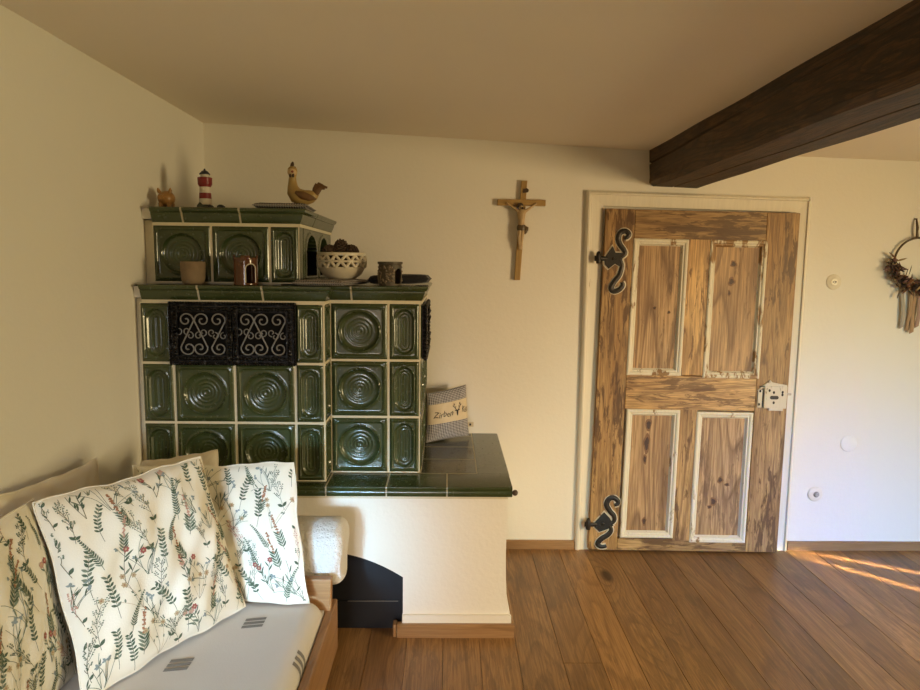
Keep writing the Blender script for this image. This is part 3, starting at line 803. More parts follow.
# ------------------------------------------------------------------ cushions
class Cushion:
    """a stuffed square given by its four corners BL BR TR TL; bulging both ways"""
    def __init__(s, bl, br, tr, tl, T, pinch=.05, seed=0, wr=.003, pw=.52):
        s.pw = pw
        s.c = [Vector(p) for p in (bl, br, tr, tl)]; s.T = T; s.pinch = pinch; s.ph = seed * 1.7; s.wr = wr
        s.n = (s.c[1] - s.c[0]).cross(s.c[3] - s.c[0]).normalized()
        s.W = ((s.c[1] - s.c[0]).length + (s.c[2] - s.c[3]).length) / 2; s.H = ((s.c[3] - s.c[0]).length + (s.c[2] - s.c[1]).length) / 2
    def P(s, u, v, side=1, off=0):
        a, b = 2 * u - 1, 2 * v - 1
        uu = .5 + .5 * a * (1 - s.pinch * (1 - b * b)); vv = .5 + .5 * b * (1 - s.pinch * (1 - a * a))
        p = (s.c[0].lerp(s.c[1], uu)).lerp(s.c[3].lerp(s.c[2], uu), vv)
        e = max(0, (1 - abs(a) ** 2.4)) * max(0, (1 - abs(b) ** 2.4))
        t = s.T * e ** s.pw
        if s.wr > .002:
            ed = s.wr * .6
            p = p + (s.c[1] - s.c[0]).normalized() * (ed * sin(7 * b + s.ph) * a * a * a) + (s.c[3] - s.c[0]).normalized() * (ed * (sin(6.5 * a + s.ph * 3) + .6 * sin(15 * a + s.ph)) * b * b * b)
        w = s.wr * e ** .5 * (sin(9 * a + 4 * b + s.ph) + .8 * sin(5 * b - 13 * a * b + s.ph * 2) + .7 * sin(17 * (a - .6 * b) + s.ph)) 
        # creases running in from the corners
        cr = 0
        for sx, sy in ((-1, -1), (1, -1), (1, 1), (-1, 1)):
            d = math.hypot(a - sx, b - sy); g = math.atan2(b - sy, a - sx)
            cr += math.exp(-(d / .38) ** 2) * sin(g * 13 + s.ph) * .006 * smooth01(d / .2)
        t += (w + cr) * min(1, e * 3)
        return p + s.n * (side * t + off)
    def mesh(s, mb, N=44, m=0, uvs=None):
        mb.grid(lambda u, v: s.P(u, v, 1), N, N, m, uvs=uvs); mb.grid(lambda u, v: s.P(u, v, -1), N, N, m, uvs=uvs)
        # seam
        loop = [s.P(i / 40, 0) for i in range(40)] + [s.P(1, i / 40) for i in range(40)] + [s.P(1 - i / 40, 1) for i in range(40)] + [s.P(0, 1 - i / 40) for i in range(41)]
        mb.tube(loop, .0022, 6, m, caps=False)

class Printer:
    """small printed plants, laid on a cushion face as thin faces that follow its surface"""
    def __init__(s, cu, mb, rnd, side=1): s.cu, s.mb, s.r, s.side = cu, mb, rnd, side
    def pt(s, x, y, k=0): return s.cu.P(min(.996, max(.004, x / s.cu.W)), min(.996, max(.004, y / s.cu.H)), s.side, s.side * (.0011 + .0002 * k))
    def ok(s, x, y): return .006 < x < s.cu.W - .006 and .006 < y < s.cu.H - .006
    def stem(s, pts, w, m):
        pts = [p for p in pts if s.ok(*p)]
        if len(pts) < 2: return
        vs = []
        for i, p in enumerate(pts):
            a = Vector(pts[min(i + 1, len(pts) - 1)]) - Vector(pts[max(i - 1, 0)])
            if a.length < 1e-9: a = Vector((0, 1))
            a.normalize(); vs += [s.pt(p[0] - a.y * w, p[1] + a.x * w), s.pt(p[0] + a.y * w, p[1] - a.x * w)]
        s.mb.add(vs, [(2 * i, 2 * i + 1, 2 * i + 3, 2 * i + 2) for i in range(len(pts) - 1)], m)
    def leaf(s, x, y, ang, l, w, m):
        if not (s.ok(x, y) and s.ok(x + cos(ang) * l, y + sin(ang) * l)): return
        c, d = cos(ang), sin(ang); rows = []
        for t, k in ((0, .12), (.25, .8), (.5, 1), (.75, .7), (1, .03)):
            q = (x + c * l * t, y + d * l * t); rows.append([s.pt(q[0] - d * w * k, q[1] + c * w * k, 1), s.pt(*q, 1), s.pt(q[0] + d * w * k, q[1] - c * w * k, 1)])
        vs = [p for r in rows for p in r]
        s.mb.add(vs, [(i * 3 + j, i * 3 + j + 1, i * 3 + j + 4, i * 3 + j + 3) for i in range(4) for j in range(2)], m)
    def dot(s, x, y, r, m, n=7):
        if not s.ok(x, y): return
        s.mb.add([s.pt(x + r * cos(2 * PI * i / n), y + r * sin(2 * PI * i / n), 2) for i in range(n)], [tuple(range(n))], m)
    def curve(s, x, y, ang, L, bend, n=9):
        out = [(x, y)]
        for i in range(n):
            ang += bend / n; x += cos(ang) * L / n; y += sin(ang) * L / n; out.append((x, y))
        return out
    def plant(s, kind, x, y, ang, L):
        R = s.r.uniform; m = s.r.choice
        G, GG, ST, RED, PINK, OCH, BLU, RUST = range(1, 9)
        if kind == 'sprig':       # paired oval leaves
            c = s.curve(x, y, ang, L, R(-.7, .7), 10); s.stem(c, .0006, ST)
            for i in range(3, 11):
                a = math.atan2(c[i][1] - c[i - 1][1], c[i][0] - c[i - 1][0])
                for sg in (-1, 1): s.leaf(*c[i], a + sg * R(.7, 1.1), L * R(.11, .155), L * .030, m((G, G, GG)))
        elif kind == 'fern':
            c = s.curve(x, y, ang, L, R(-.5, .5), 16); s.stem(c, .0006, G)
            for i in range(2, 17):
                a = math.atan2(c[i][1] - c[i - 1][1], c[i][0] - c[i - 1][0])
                for sg in (-1, 1): s.leaf(*c[i], a + sg * .8, L * .13 * (1.15 - i / 18), L * .018, m((G, GG)))
        elif kind == 'berry':
            c = s.curve(x, y, ang, L, R(-.9, .9), 10); s.stem(c, .0006, ST)
            col = m((PINK, GG, G, GG))
            for i in range(3, 11):
                a = math.atan2(c[i][1] - c[i - 1][1], c[i][0] - c[i - 1][0])
                for sg in ((-1, 1)[i % 2],):
                    q = s.curve(*c[i], a + sg * R(.5, .9), L * R(.14, .3), -sg * .5, 5); s.stem(q, .0006, ST if col != PINK else PINK)
                    for k in range(3, 6):
                        for t in (-1, 1): s.dot(q[k][0] + t * .004 * R(.6, 1.2), q[k][1] + .003, R(.0015, .0023), col if i > 3 else G)
            for sg in (-1, 1): s.leaf(*c[1], ang + sg * .9, L * .16, L * .04, G)
        elif kind == 'flower':
            for k in range(m((2, 3))):
                c = s.curve(x, y, ang + R(-.4, .4), L * R(.7, 1), R(-.6, .6), 9); s.stem(c, .0008, ST)
                for i in (3, 4, 6, 7):
                    a = math.atan2(c[i][1] - c[i - 1][1], c[i][0] - c[i - 1][0])
                    s.leaf(*c[i], a + R(.4, .9) * m((-1, 1)), L * R(.14, .26), L * .022, m((G, G, GG)))
                fx, fy = c[-1]; col = m((RED, RED, PINK)); t0 = R(0, 6)
                for q in range(6): s.leaf(fx, fy, t0 + q * PI / 3, .0098, .0042, col)
                s.dot(fx, fy, .0026, OCH)
        elif kind == 'umbel':
            for k in range(4):
                c = s.curve(x, y, ang + (k - 1.5) * .35, L * R(.6, 1), R(-.5, .5), 8); s.stem(c, .0005, OCH if k % 2 else ST)
                t0 = R(0, 6)
                for q in range(6): s.leaf(*c[-1], t0 + q * PI / 3, .0085, .0030, OCH)
                s.dot(*c[-1], .0024, RUST)
                s.leaf(*c[4], ang + R(-1.2, 1.2), L * .09, L * .02, GG)
        elif kind == 'grass':
            for k in range(7):
                c = s.curve(x + R(-.006, .006), y, ang + R(-.7, .7), L * R(.5, 1), R(-1.3, 1.3), 8); s.stem(c, .0006, m((GG, G)))
                if k % 2: 
                    for q in range(4): s.leaf(*c[-1], R(0, 6), .009, .0028, BLU)
                else:
                    s.leaf(*c[5], ang + R(-1, 1), L * .22, L * .018, m((GG, G)))
        elif kind == 'spike':
            c = s.curve(x, y, ang, L, R(-.5, .5), 12); s.stem(c, .0008, ST); col = m((RUST, RUST, OCH, PINK))
            for i in range(6, 13):
                for q in range(4): s.leaf(c[i][0], c[i][1], R(0, 6), .006, .0026, col)
            for i in range(1, 6):
                a = math.atan2(c[i][1] - c[i - 1][1], c[i][0] - c[i - 1][0])
                for sg in (-1, 1): s.leaf(*c[i], a + sg * .7, L * .2, L * .025, m((G, GG)))
    def fill(s, step=.062):
        kinds = ['sprig', 'berry', 'grass', 'spike', 'flower', 'sprig', 'berry', 'grass', 'umbel', 'fern']
        j = s.r.randrange(10); y = -.03; row = 0
        while y < s.cu.H:
            x = -.02 + (row % 2) * step * .5
            while x < s.cu.W + .02:
                k = kinds[j % 10]; j += 3 if s.r.random() < .8 else 4
                s.plant(k, min(s.cu.W - .012, max(.012, x + s.r.uniform(-.012, .012))), max(.008, y + s.r.uniform(-.014, .014)), PI / 2 + s.r.uniform(-.42, .42), step * s.r.uniform(1.3, 1.85))
                x += step
            y += step * .98; row += 1

def cushion(name, corners, T, mat, label, group=None, printed=0, origin=None, step=.069, **kw):
    cu = Cushion(*corners, T, **kw); mb = MB(); cu.mesh(mb)
    if printed: Printer(cu, mb, random.Random(printed)).fill(step)
    o = mb.build(name, [mat] + PRINTS, None, origin or tuple((cu.c[0] + cu.c[1]) / 2), fix=False)
    return tag(o, label, 'cushion', group), cu
FLG = 'flower-printed cushions on the daybed'
SZ = .385
cushion('floral_cushion', ((-.915, 1.625, SZ), (-.650, 2.105, SZ), (-.780, 2.10, .896), (-1.072, 1.72, .880)), .082, CREAM, 'big cream cushion printed with wild flowers in the front middle of the daybed', FLG, 5, seed=1, pinch=.035, wr=.0055)
cushion('floral_cushion', ((-.97, 2.145, SZ), (-.447, 2.13, SZ), (-.520, 2.265, .828), (-1.070, 2.262, .812)), .044, CREAM, 'white cushion with flower print nearest the white bolster, behind the big one', FLG, 9, seed=2, pinch=.03, wr=.005)
cushion('floral_cushion', ((-1.005, 1.20, SZ), (-1.005, 1.752, SZ), (-1.092, 1.757, .872), (-1.110, 1.24, .89)), .055, CREAM, 'cream flower-printed cushion cut by the left edge, left of the big one', FLG, 14, seed=3)
PLG = 'plain linen cushions at the back'
cushion('linen_cushion', ((-1.10, 1.66, SZ), (-1.10, 2.19, SZ), (-1.160, 2.21, .850), (-1.165, 1.66, .905)), .038, BEIGE, 'plain beige cushion leaning on the left wall behind the floral ones', PLG, seed=4)
cushion('linen_cushion', ((-1.16, 2.40, .60), (-.79, 2.385, .60), (-.838, 2.43, .823), (-1.125, 2.455, .768)), .035, BEIGE, 'plain beige cushion peeking up before the green tiles', PLG, seed=5)

# ------------------------------------------------------------------ daybed
bed = empty('daybed', (-.8, 1.6, 0), 'wooden daybed along the left wall with a light oak side rail', 'daybed')
mb = MB(); mb.box(-.410, -.382, .55, 2.30, .135, .318); mb.build('side_rail', BEDW, bed, bevel=.004)
mb = MB(); mb.prism([(-1.2, .10), (-.398, .10), (-.388, .431), (-1.2, .431)], 2.212, 2.244); mb.build('end_board', BEDX, bed, bevel=.004)
mb = MB(); mb.box(-1.2, -.415, 2.246, 2.515, .321, .344); mb.build('end_shelf', BEDX, bed, bevel=.003)
mb = MB(); mb.box(-1.2, -1.175, .55, 2.210, .10, .318); mb.build('back_rail', BEDW, bed, bevel=.003)
mb = MB(); mb.box(-1.174, -.411, .56, 2.210, .165, .190); mb.build('slat_base', BEDX, bed)
for x, y in ((-1.185, .62), (-.435, .62), (-1.185, 2.185), (-.435, 2.185)):
    mb = MB(); mb.box(x - .02, x + .02, y - .02, y + .02, 0, .165); mb.build('leg', BEDW, bed, bevel=.003)
for x in (-1.16, -.47):
    mb = MB(); mb.box(x - .02, x + .02, 2.465, 2.505, 0, .321); mb.build('leg', BEDW, bed, bevel=.003)

# mattress with its grey woven cover
mb = MB()
x0, x1, y0, y1, z0, z1 = -1.172, -.413, .57, 2.205, .191, .380
def mt(x, y, off=0):
    """height of the top, rolling over at the room side and at the end"""
    ex = max(0, (x - (x1 - .06)) / .06); ey = max(0, (y - (y1 - .05)) / .05)
    d = min(1, math.hypot(ex, ey))
    return z1 + .006 * sin(3 * (x + 1)) * sin(2.2 * y) - .05 * (1 - math.sqrt(max(0, 1 - d * d))) + off
xs = [x0 + (x1 - .06 - x0) * i / 24 for i in range(25)] + [x1 - .06 + .06 * sin(PI / 2 * i / 10) for i in range(1, 11)]
yy = [y0 + (y1 - .05 - y0) * i / 40 for i in range(41)] + [y1 - .05 + .05 * sin(PI / 2 * i / 8) for i in range(1, 9)]
nx, ny = len(xs), len(yy)
vs = [(x, y, mt(x, y)) for y in yy for x in xs]
mb.add(vs, [(j * nx + i, j * nx + i + 1, (j + 1) * nx + i + 1, (j + 1) * nx + i) for j in range(ny - 1) for i in range(nx - 1)], 0, True)
edge = [(x1, y, mt(x1, y)) for y in yy] ; edge2 = [(x, y1, mt(x, y1)) for x in reversed(xs)]
loop = edge + edge2; lo = [(p[0], p[1], z0) for p in loop]
n = len(loop); mb.add(loop + lo, [(i, i + 1, n + i + 1, n + i) for i in range(n - 1)], 0, True)
mb.add([(x0, y0, z0), (x1, y0, z0), (x1, y1, z0), (x0, y1, z0)], [(0, 1, 2, 3)])
def bars(cx, cy, sk=.012):
    for k in range(3):
        y = cy + (k - 1) * .0215; N = 5
        vs = []
        for i in range(N + 1):
            x = cx - .031 + .062 * i / N; s_ = sk * (i / N - .5)
            vs += [(x, y - .0078 + s_, mt(x, y, .0012)), (x, y + .0078 + s_, mt(x, y, .0012))]
        mb.add(vs, [(2 * i, 2 * i + 2, 2 * i + 3, 2 * i + 1) for i in range(N)], 1)
bars(-.600, 2.03); bars(-.745, 1.80); bars(-.62, 1.50); bars(-.86, 1.30); bars(-.60, 1.10)
def sidebars(cy):
    for k in range(3):
        y = cy + (k - 1) * .030
        a = [(x1 - .06 + .06 * sin(PI / 2 * t), ) for t in (.45, .6, .75, .9, 1.0)]
        vs = []
        for (x,) in a: vs += [(x + .0012, y - .0085, mt(x, y) + .0012), (x + .0012, y + .0085, mt(x, y) + .0012)]
        vs += [(x1 + .0012, y - .0085, z1 - .075), (x1 + .0012, y + .0085, z1 - .075)]
        mb.add(vs, [(2 * i, 2 * i + 2, 2 * i + 3, 2 * i + 1) for i in range(len(vs) // 2 - 1)], 1)
sidebars(1.86)
tag(mb.build('mattress', [SEATC, GREYBAR], None, (-.8, 1.4, z0), fix=False), 'flat daybed mattress in a pale grey cover with dark triple stripes', 'mattress')

# white towelling bolster over the end of the daybed
mb = MB()
bc = (2.385, .463)
def bol(u, v):
    L0, L1 = -1.17, -.366
    a = 2 * PI * v
    t = u
    e = min(t, 1 - t) * (L1 - L0); r = .1165
    k = 1 if e > .035 else math.sqrt(max(0, 1 - (1 - e / .035) ** 2)) * .28 + .72
    if e < 1e-6: k = .72
    sq = (abs(cos(a)) ** 3.2 + abs(sin(a)) ** 3.2) ** (-1 / 3.2)
    sq = .55 + .45 * sq
    return (L0 + (L1 - L0) * t + .004 * sin(3 * a), bc[0] + r * k * sq * cos(a), bc[1] + r * k * sq * sin(a) * 1.0)
N = 60
us = [0, .002, .006, .012, .02, .03, .045] + [.045 + .91 * i / 40 for i in range(1, 41)] + [.97, .98, .988, .994, .998, 1]
vs = [bol(u, j / N) for u in us for j in range(N)]
mb.add(vs, [(i * N + j, i * N + (j + 1) % N, (i + 1) * N + (j + 1) % N, (i + 1) * N + j) for i in range(len(us) - 1) for j in range(N)], 0, True)
mb.add(vs[:N], [tuple(range(N))], 0, True); mb.add(vs[-N:], [tuple(range(N))], 0, True)
bo = mb.build('bolster', TERRY, None, (-.76, 2.385, .346))
tag(bo, 'white towelling bolster lying across the end of the daybed', 'bolster')

# ------------------------------------------------------------------ crucifix
cr = empty('crucifix', (.365, YB, 1.68), 'wooden crucifix with a small carved figure on the wall left of the door', 'crucifix')
yb = YB - .001
mb = MB(); mb.prism([(.338, 1.433), (.368, 1.433), (.3935, 1.930), (.3645, 1.930)], yb - .022, yb); mb.build('upright', CRUC, cr, bevel=.002)
mb = MB(); mb.prism([(.245, 1.806), (.488, 1.806), (.488, 1.836), (.245, 1.836)], yb - .0245, yb - .002); mb.build('crossbar', CRUCX, cr, bevel=.002)
mb = MB(); mb.prism([(.372, 1.868), (.398, 1.872), (.402, 1.884), (.392, 1.892), (.374, 1.888)], yb - .0275, yb - .022); mb.build('title_scroll', DARKW, cr, bevel=.001)
def figure():
    J = {}; vs = []; es = []; rad = []
    def a(p, r, par=None):
        vs.append((p[0], p[1], p[2])); rad.append(r); i = len(vs) - 1
        if par is not None: es.append((par, i))
        return i
    y = yb - .034
    pel = a((.367, y, 1.700), .0135)
    wa = a((.3655, y - .002, 1.722), .0125, pel); ch = a((.366, y - .004, 1.752), .0165, wa); sh = a((.367, y - .003, 1.775), .011, ch)
    nk = a((.364, y - .005, 1.786), .0065, sh); hd = a((.361, y - .009, 1.797), .0105, nk); a((.359, y - .008, 1.809), .009, hd)
    for s in (-1, 1):
        s0 = a((.367 + s * .018, y - .002, 1.778), .0072, sh); e0 = a((.367 + s * .043, y - .001, 1.795), .0054, s0)
        h0 = a((.367 + s * .068, y + .003, 1.812), .0042, e0); a((.367 + s * .077, y + .004, 1.818), .0045, h0)
        h = a((.367 + s * .0085, y - .002, 1.690), .0102, pel); kn = a((.3655 + s * .007 - .003, y - .010, 1.645), .0085, h)
        an = a((.3635 + s * .003, y - .002, 1.600), .0055, kn); a((.3625 + s * .002, y - .006, 1.585), .0052, an)
    me = D.meshes.new('corpus'); o = Vector(cr.location)
    me.from_pydata([tuple(Vector(p) - o) for p in vs], es, []); me.materials.append(BODYW)
    ob = D.objects.new('corpus', me); COL.objects.link(ob); ob.parent = cr
    md = ob.modifiers.new('skin', 'SKIN')
    for i, sv in enumerate(me.skin_vertices[0].data): sv.radius = (rad[i] * 1.28, rad[i] * 1.15); sv.use_root = (i == 0)
    md.use_smooth_shade = True
    u = ob.modifiers.new('u', 'SUBSURF'); u.levels = u.render_levels = 2
    tag(ob, 'small carved wooden figure')
    mb = MB(); mb.lathe([(.021, -.016), (.0235, -.006), (.0225, .005), (.0195, .012), (.012, .013)], (.367, y - .001, 1.698), 20, sx=1, sy=.85)
    mb.tube([(.381, y - .004, 1.700), (.392, y - .004, 1.690), (.397, y - .003, 1.680)], [.009, .0135, .006], 8); mb.tube([(.386, y - .004, 1.692), (.388, y - .004, 1.676), (.384, y - .004, 1.664)], [.008, .011, .004], 8)
    mb.build('loincloth', GOLDW, ob)
    mb = MB(); mb.ell((.3595, y - .006, 1.806), (.0148, .0135, .0125), 14, 10); mb.tube([(.350, y - .008, 1.804), (.349, y - .007, 1.790), (.352, y - .005, 1.780)], [.004, .0045, .002], 8); mb.tube([(.370, y - .006, 1.803), (.372, y - .004, 1.790), (.371, y - .003, 1.782)], [.004, .0045, .002], 8)
    mb.build('hair', DARKW, ob)
figure()

# ------------------------------------------------------------------ wall plates
bx_ = 1.993
o = empty('bell_switch', (bx_, YB, 1.442), 'round ivory bell button high on the wall right of the door', 'switch')
mb = MB(); mb.lathe([(0, -.013), (.018, -.013), (.0195, -.011), (.021, -.0095), (.033, -.008), (.039, -.005), (.0405, 0)], (bx_, YB, 1.442), 40, axis='y'); mb.build('cover', WHITE, o)
mb = MB()
for dx, dz, r_ in ((-.007, 0, .0034), (.006, .001, .0042), (0, .005, .0026), (.001, -.005, .0026)): mb.ell((bx_ + dx, YB - .013, 1.442 + dz), (r_, .0012, r_), 8, 5)
mb.build('button_marks', DARKW, o)
bx_ = 2.139
mb = MB(); mb.lathe([(0, -.0045), (.040, -.0048), (.044, -.003), (.0455, 0)], (bx_, YB, .588), 40, axis='y')
tag(mb.build('blank_cover', WHITEC, None, (bx_, YB, .588)), 'plain white round blanking cover in the middle of the right wall', 'wall cover')
bx_ = 1.980
o = empty('antenna_socket', (bx_, YB, .309), 'round socket low on the wall with a dark metal centre', 'socket')
mb = MB(); mb.lathe([(.0, -.008), (.017, -.008), (.035, -.0075), (.0395, -.005), (.041, 0)], (bx_, YB, .309), 40, axis='y'); mb.build('plate', WHITE, o)
mb = MB(); mb.lathe([(.003, -.016), (.0075, -.018), (.0105, -.017), (.0125, -.011), (.016, -.009), (.016, -.007)], (bx_ + .003, YB, .309), 24, axis='y'); mb.lathe([(0, -.014), (.0035, -.014), (.0035, -.008)], (bx_ + .003, YB, .309), 12, axis='y'); mb.build('connector', STEEL, o)

# ------------------------------------------------------------------ dried flower wreath
wr = empty('dried_flower_wreath', (2.42, YB, 1.65), 'bronze hoop wreath with dried flowers and ribbons on the right wall', 'wreath')
wc = (2.410, YB - .022, 1.550); wrr = .122
mb = MB(); mb.tube([(wc[0] + wrr * cos(2 * PI * i / 64), wc[1], wc[2] + wrr * sin(2 * PI * i / 64)) for i in range(65)], .0055, 8, caps=False); mb.build('hoop', WIREB, wr)
mb = MB(); mb.tube([(wc[0] - .018, wc[1], wc[2] + wrr), (wc[0] - .020, wc[1] - .004, wc[2] + wrr + .05), (wc[0] - .019, YB - .012, 1.765)], [.004, .0065, .004], 8); mb.tube([(wc[0] - .010, wc[1], wc[2] + wrr), (wc[0] - .017, wc[1], wc[2] + wrr + .05), (wc[0] - .018, YB - .01, 1.765)], .0035, 8); mb.build('hanging_loop', WIREB, wr)
mb = MB(); mb.lathe([(.0, -.012), (.004, -.012), (.004, 0)], (wc[0] - .018, YB, 1.768), 10, axis='y'); mb.build('nail', HINGEMETAL, wr)
rn = random.Random(8); mb = MB()
for k in range(210):
    a = rn.uniform(PI * .95, PI * 1.80); r = wrr + rn.gauss(.004, .015)
    p = Vector((wc[0] + r * cos(a), wc[1] - abs(rn.gauss(0, .012)), wc[2] + r * sin(a)))
    d = Vector((rn.gauss(0, 1) - .5 * cos(a) * -1, -abs(rn.gauss(0, .6)), rn.gauss(0, 1) + .4 * sin(a))).normalized()
    L = rn.uniform(.025, .060); m = rn.choice((0, 0, 1, 1, 2, 4, 4, 3))
    t = d.orthogonal().normalized(); b = d.cross(t); w = rn.uniform(.004, .009)
    vs = []
    for q, kk in ((0, .3), (.4, 1), (.75, .8), (1, .1)):
        for g in range(5): 
            an = 2 * PI * g / 5; vs.append(p + d * (L * q) + t * (cos(an) * w * kk) + b * (sin(an) * w * kk * .4))
    mb.add(vs, [(i * 5 + g, i * 5 + (g + 1) % 5, (i + 1) * 5 + (g + 1) % 5, (i + 1) * 5 + g) for i in range(3) for g in range(5)], m, True)
for k in range(26):
    a = rn.uniform(PI * .98, PI * 1.7); r = wrr + max(-.018, min(.022, rn.gauss(.006, .014)))
    mb.ell((wc[0] + r * cos(a), wc[1] - .012 - abs(rn.gauss(0, .008)), wc[2] + r * sin(a)), (.010, .010, .010), 8, 6, rn.choice((0, 1, 2, 4)), fn=lambda p: 1 + .22 * sin(p.x * 9) * sin(p.z * 8))
for k in range(26):
    a = rn.uniform(PI * .96, PI * 1.30); r = wrr + .01
    p0 = Vector((wc[0] + r * cos(a), wc[1] - .008, wc[2] + r * sin(a))); d = Vector((cos(a) + rn.gauss(0, .4), -.2, abs(sin(a) * .3 + rn.gauss(.2, .5)))).normalized(); L = rn.uniform(.02, .05)
    mb.tube([p0, p0 + d * L], .0007, 4, 3)
    for q in range(4): e = p0 + d * L * (.7 + .1 * q); mb.ell((e.x + rn.gauss(0, .004), e.y, e.z + rn.gauss(0, .004)), (.0022, .0022, .0022), 5, 4, rn.choice((2, 3)))
mb.build('dried_flowers', DRY, wr, fix=False)
for i, (x, z1_, w) in enumerate(((2.352, 1.215, .011), (2.394, 1.20, .009), (2.417, 1.19, .010), (2.446, 1.22, .010))):
    mb = MB(); N = 14
    vs = []
    for k in range(N + 1):
        t = k / N; z = wc[2] - wrr + .01 - (wc[2] - wrr + .01 - z1_) * t; xx = x + .010 * sin(t * 2.4 + i) * t; y = YB - .016 + .006 * sin(t * 7 + i * 2)
        vs += [(xx - w, y, z - (.012 if k == N else 0)), (xx + w, y + .003 * sin(t * 5), z)]
    mb.add(vs, [(2 * k, 2 * k + 1, 2 * k + 3, 2 * k + 2) for k in range(N)], 0, True)
    mb.build('ribbon', RIB[(0, 1, 1, 2)[i]], wr, solid=.0008, fix=False)

# ------------------------------------------------------------------ things on the upper tier (top at z=1.718)
ZU, ZL = 1.7185, 1.4158
pg = empty('pig_figurine', (-1.150, 2.83, ZU), 'small round ochre pig figurine at the left end of the upper shelf', 'figurine')
mb = MB(); mb.ell((-1.150, 2.83, ZU + .041), (.034, .036, .031), 24, 16); mb.build('body', PIGC, pg)
for sx in (-1, 1):
    mb = MB(); mb.tube([(-1.150 + sx * .020, 2.815, ZU + .062), (-1.150 + sx * .024, 2.812, ZU + .072), (-1.150 + sx * .025, 2.81, ZU + .081)], [.008, .007, .002], 8); mb.build('ear', PIGC, pg)
    for sy in (-1, 1):
        mb = MB(); mb.lathe([(0, 0), (.008, 0), (.009, .02), (.007, .024)], (-1.150 + sx * .017, 2.83 + sy * .017, ZU), 12); mb.build('leg', PIGC, pg)
mb = MB(); mb.lathe([(.0, -.011), (.010, -.011), (.012, -.006), (.013, .006)], (-1.154, 2.794, ZU + .042), 16, axis='y'); mb.build('snout', PIGC, pg)

lh = empty('lighthouse_figurine', (-1.010, 2.87, ZU), 'small red and white lighthouse figurine on the upper shelf', 'figurine')
c = (-1.006, 2.87, ZU)
mb = MB(); mb.lathe([(.0275, .020), (.026, .028), (.0255, .045), (.0245, .045), (.0235, .068), (.0235, .0685), (.022, .092), (.022, .093), (.0265, .100), (.0265, .128), (.0, .128)], c, 28, mats=[1, 1, 0, 0, 0, 1, 1, 0, 0, 0]); mb.build('tower', [LRED, LWHITE], lh)
mb = MB(); mb.lathe([(.0, .098), (.021, .098), (.0285, .103), (.029, .124), (.0295, .130), (.026, .132), (.0, .132)], c, 28); mb.build('gallery', LRED, lh)
mb = MB(); mb.lathe([(.017, .130), (.0165, .146), (.0, .147)], c, 20); mb.build('lantern_room', LWHITE, lh)
mb = MB(); mb.lathe([(.021, .143), (.0215, .146), (.012, .157), (.004, .161), (.0035, .166), (.0, .168)], c, 20); mb.build('roof', LBLUE, lh)
mb = MB(); mb.ell((c[0] - .004, c[1] - .018, ZU + .084), (.010, .010, .009), 10, 8); mb.build('porch', LWHITE, lh)
mb = MB(); mb.ell((c[0] - .012, c[1] - .012, ZU + .012), (.019, .020, .020), 12, 8, fn=lambda p: 1 + .12 * sin(7 * p.x) * cos(5 * p.z)); mb.ell((c[0] + .008, c[1] + .0, ZU + .011), (.026, .024, .013), 12, 8); mb.build('rock_base', LROCK, lh)
mb = MB(); mb.ell((c[0] + .022, c[1] - .014, ZU + .010), (.009, .012, .012), 10, 7); mb.build('doorway', LBLUE, lh)
mb = MB(); mb.box(-.952, -.925, 2.845, 2.87, ZU, ZU + .017); mb.prism([(-.949, ZU + .017), (-.928, ZU + .017), (-.932, ZU + .021), (-.945, ZU + .021)], 2.847, 2.868)
tag(mb.build('trinket_box', LBLUE, None, (-.938, 2.857, ZU), bevel=.002), 'tiny dark box right beside the lighthouse', 'box')

def pad(name, corners, T, mat, label, cat, uvs=(1, 1), group=None):
    cu = Cushion(*corners, T, pinch=.02, wr=.0006, pw=.13); mb = MB(); cu.mesh(mb, 26, uvs=uvs)
    c = sum(cu.c, Vector()) / 4
    return tag(mb.build(name, mat, None, (c.x, c.y, c.z - T), fix=False), label, cat, group)
GPG = 'gingham pads on the stove'
pad('gingham_pad', ((-.775, 2.735, ZU + .0125), (-.560, 2.735, ZU + .0125), (-.575, 2.99, ZU + .0125), (-.79, 2.99, ZU + .0125)), .012, GING, 'black and white gingham pad under the hen on the upper shelf', 'pot holder', (1, 1.1), GPG)
hz = ZU + .0245
he = empty('hen_figurine', (-.62, 2.87, hz), 'yellow ceramic hen with a long neck on the upper shelf', 'figurine')
hx, hy = -.640, 2.868
mb = MB()
sp = [(-.540, .046, .006), (-.552, .042, .018), (-.570, .036, .027), (-.592, .031, .031), (-.612, .032, .033), (-.630, .040, .034), (-.641, .056, .029), (-.645, .076, .021), (-.6455, .098, .0165), (-.645, .114, .0145), (-.645, .126, .0175), (-.645, .138, .0205), (-.646, .149, .018), (-.646, .158, .008)]
mb.tube([(x, hy, hz + z) for x, z, r in sp], [r for *_, r in sp], 20, up=(0, 1, 0)); mb.build('body', HENY, he)
mb = MB(); mb.ell((-.6455, hy - .006, hz + .133), (.0195, .018, .0185), 16, 12); mb.build('face', HENF, he)
mb = MB(); mb.tube([(-.648, hy - .004, hz + .152), (-.644, hy - .004, hz + .165), (-.642, hy - .004, hz + .175)], [.007, .008, .003], 10, flat=.6); mb.tube([(-.637, hy - .004, hz + .148), (-.632, hy - .004, hz + .155)], [.006, .003], 10, flat=.6); mb.build('comb', DARKW, he)
mb = MB(); mb.lathe([(.0, -.016), (.003, -.012), (.0065, .0)], (-.641, hy - .018, hz + .133), 10, axis='y'); mb.build('beak', HENR, he)
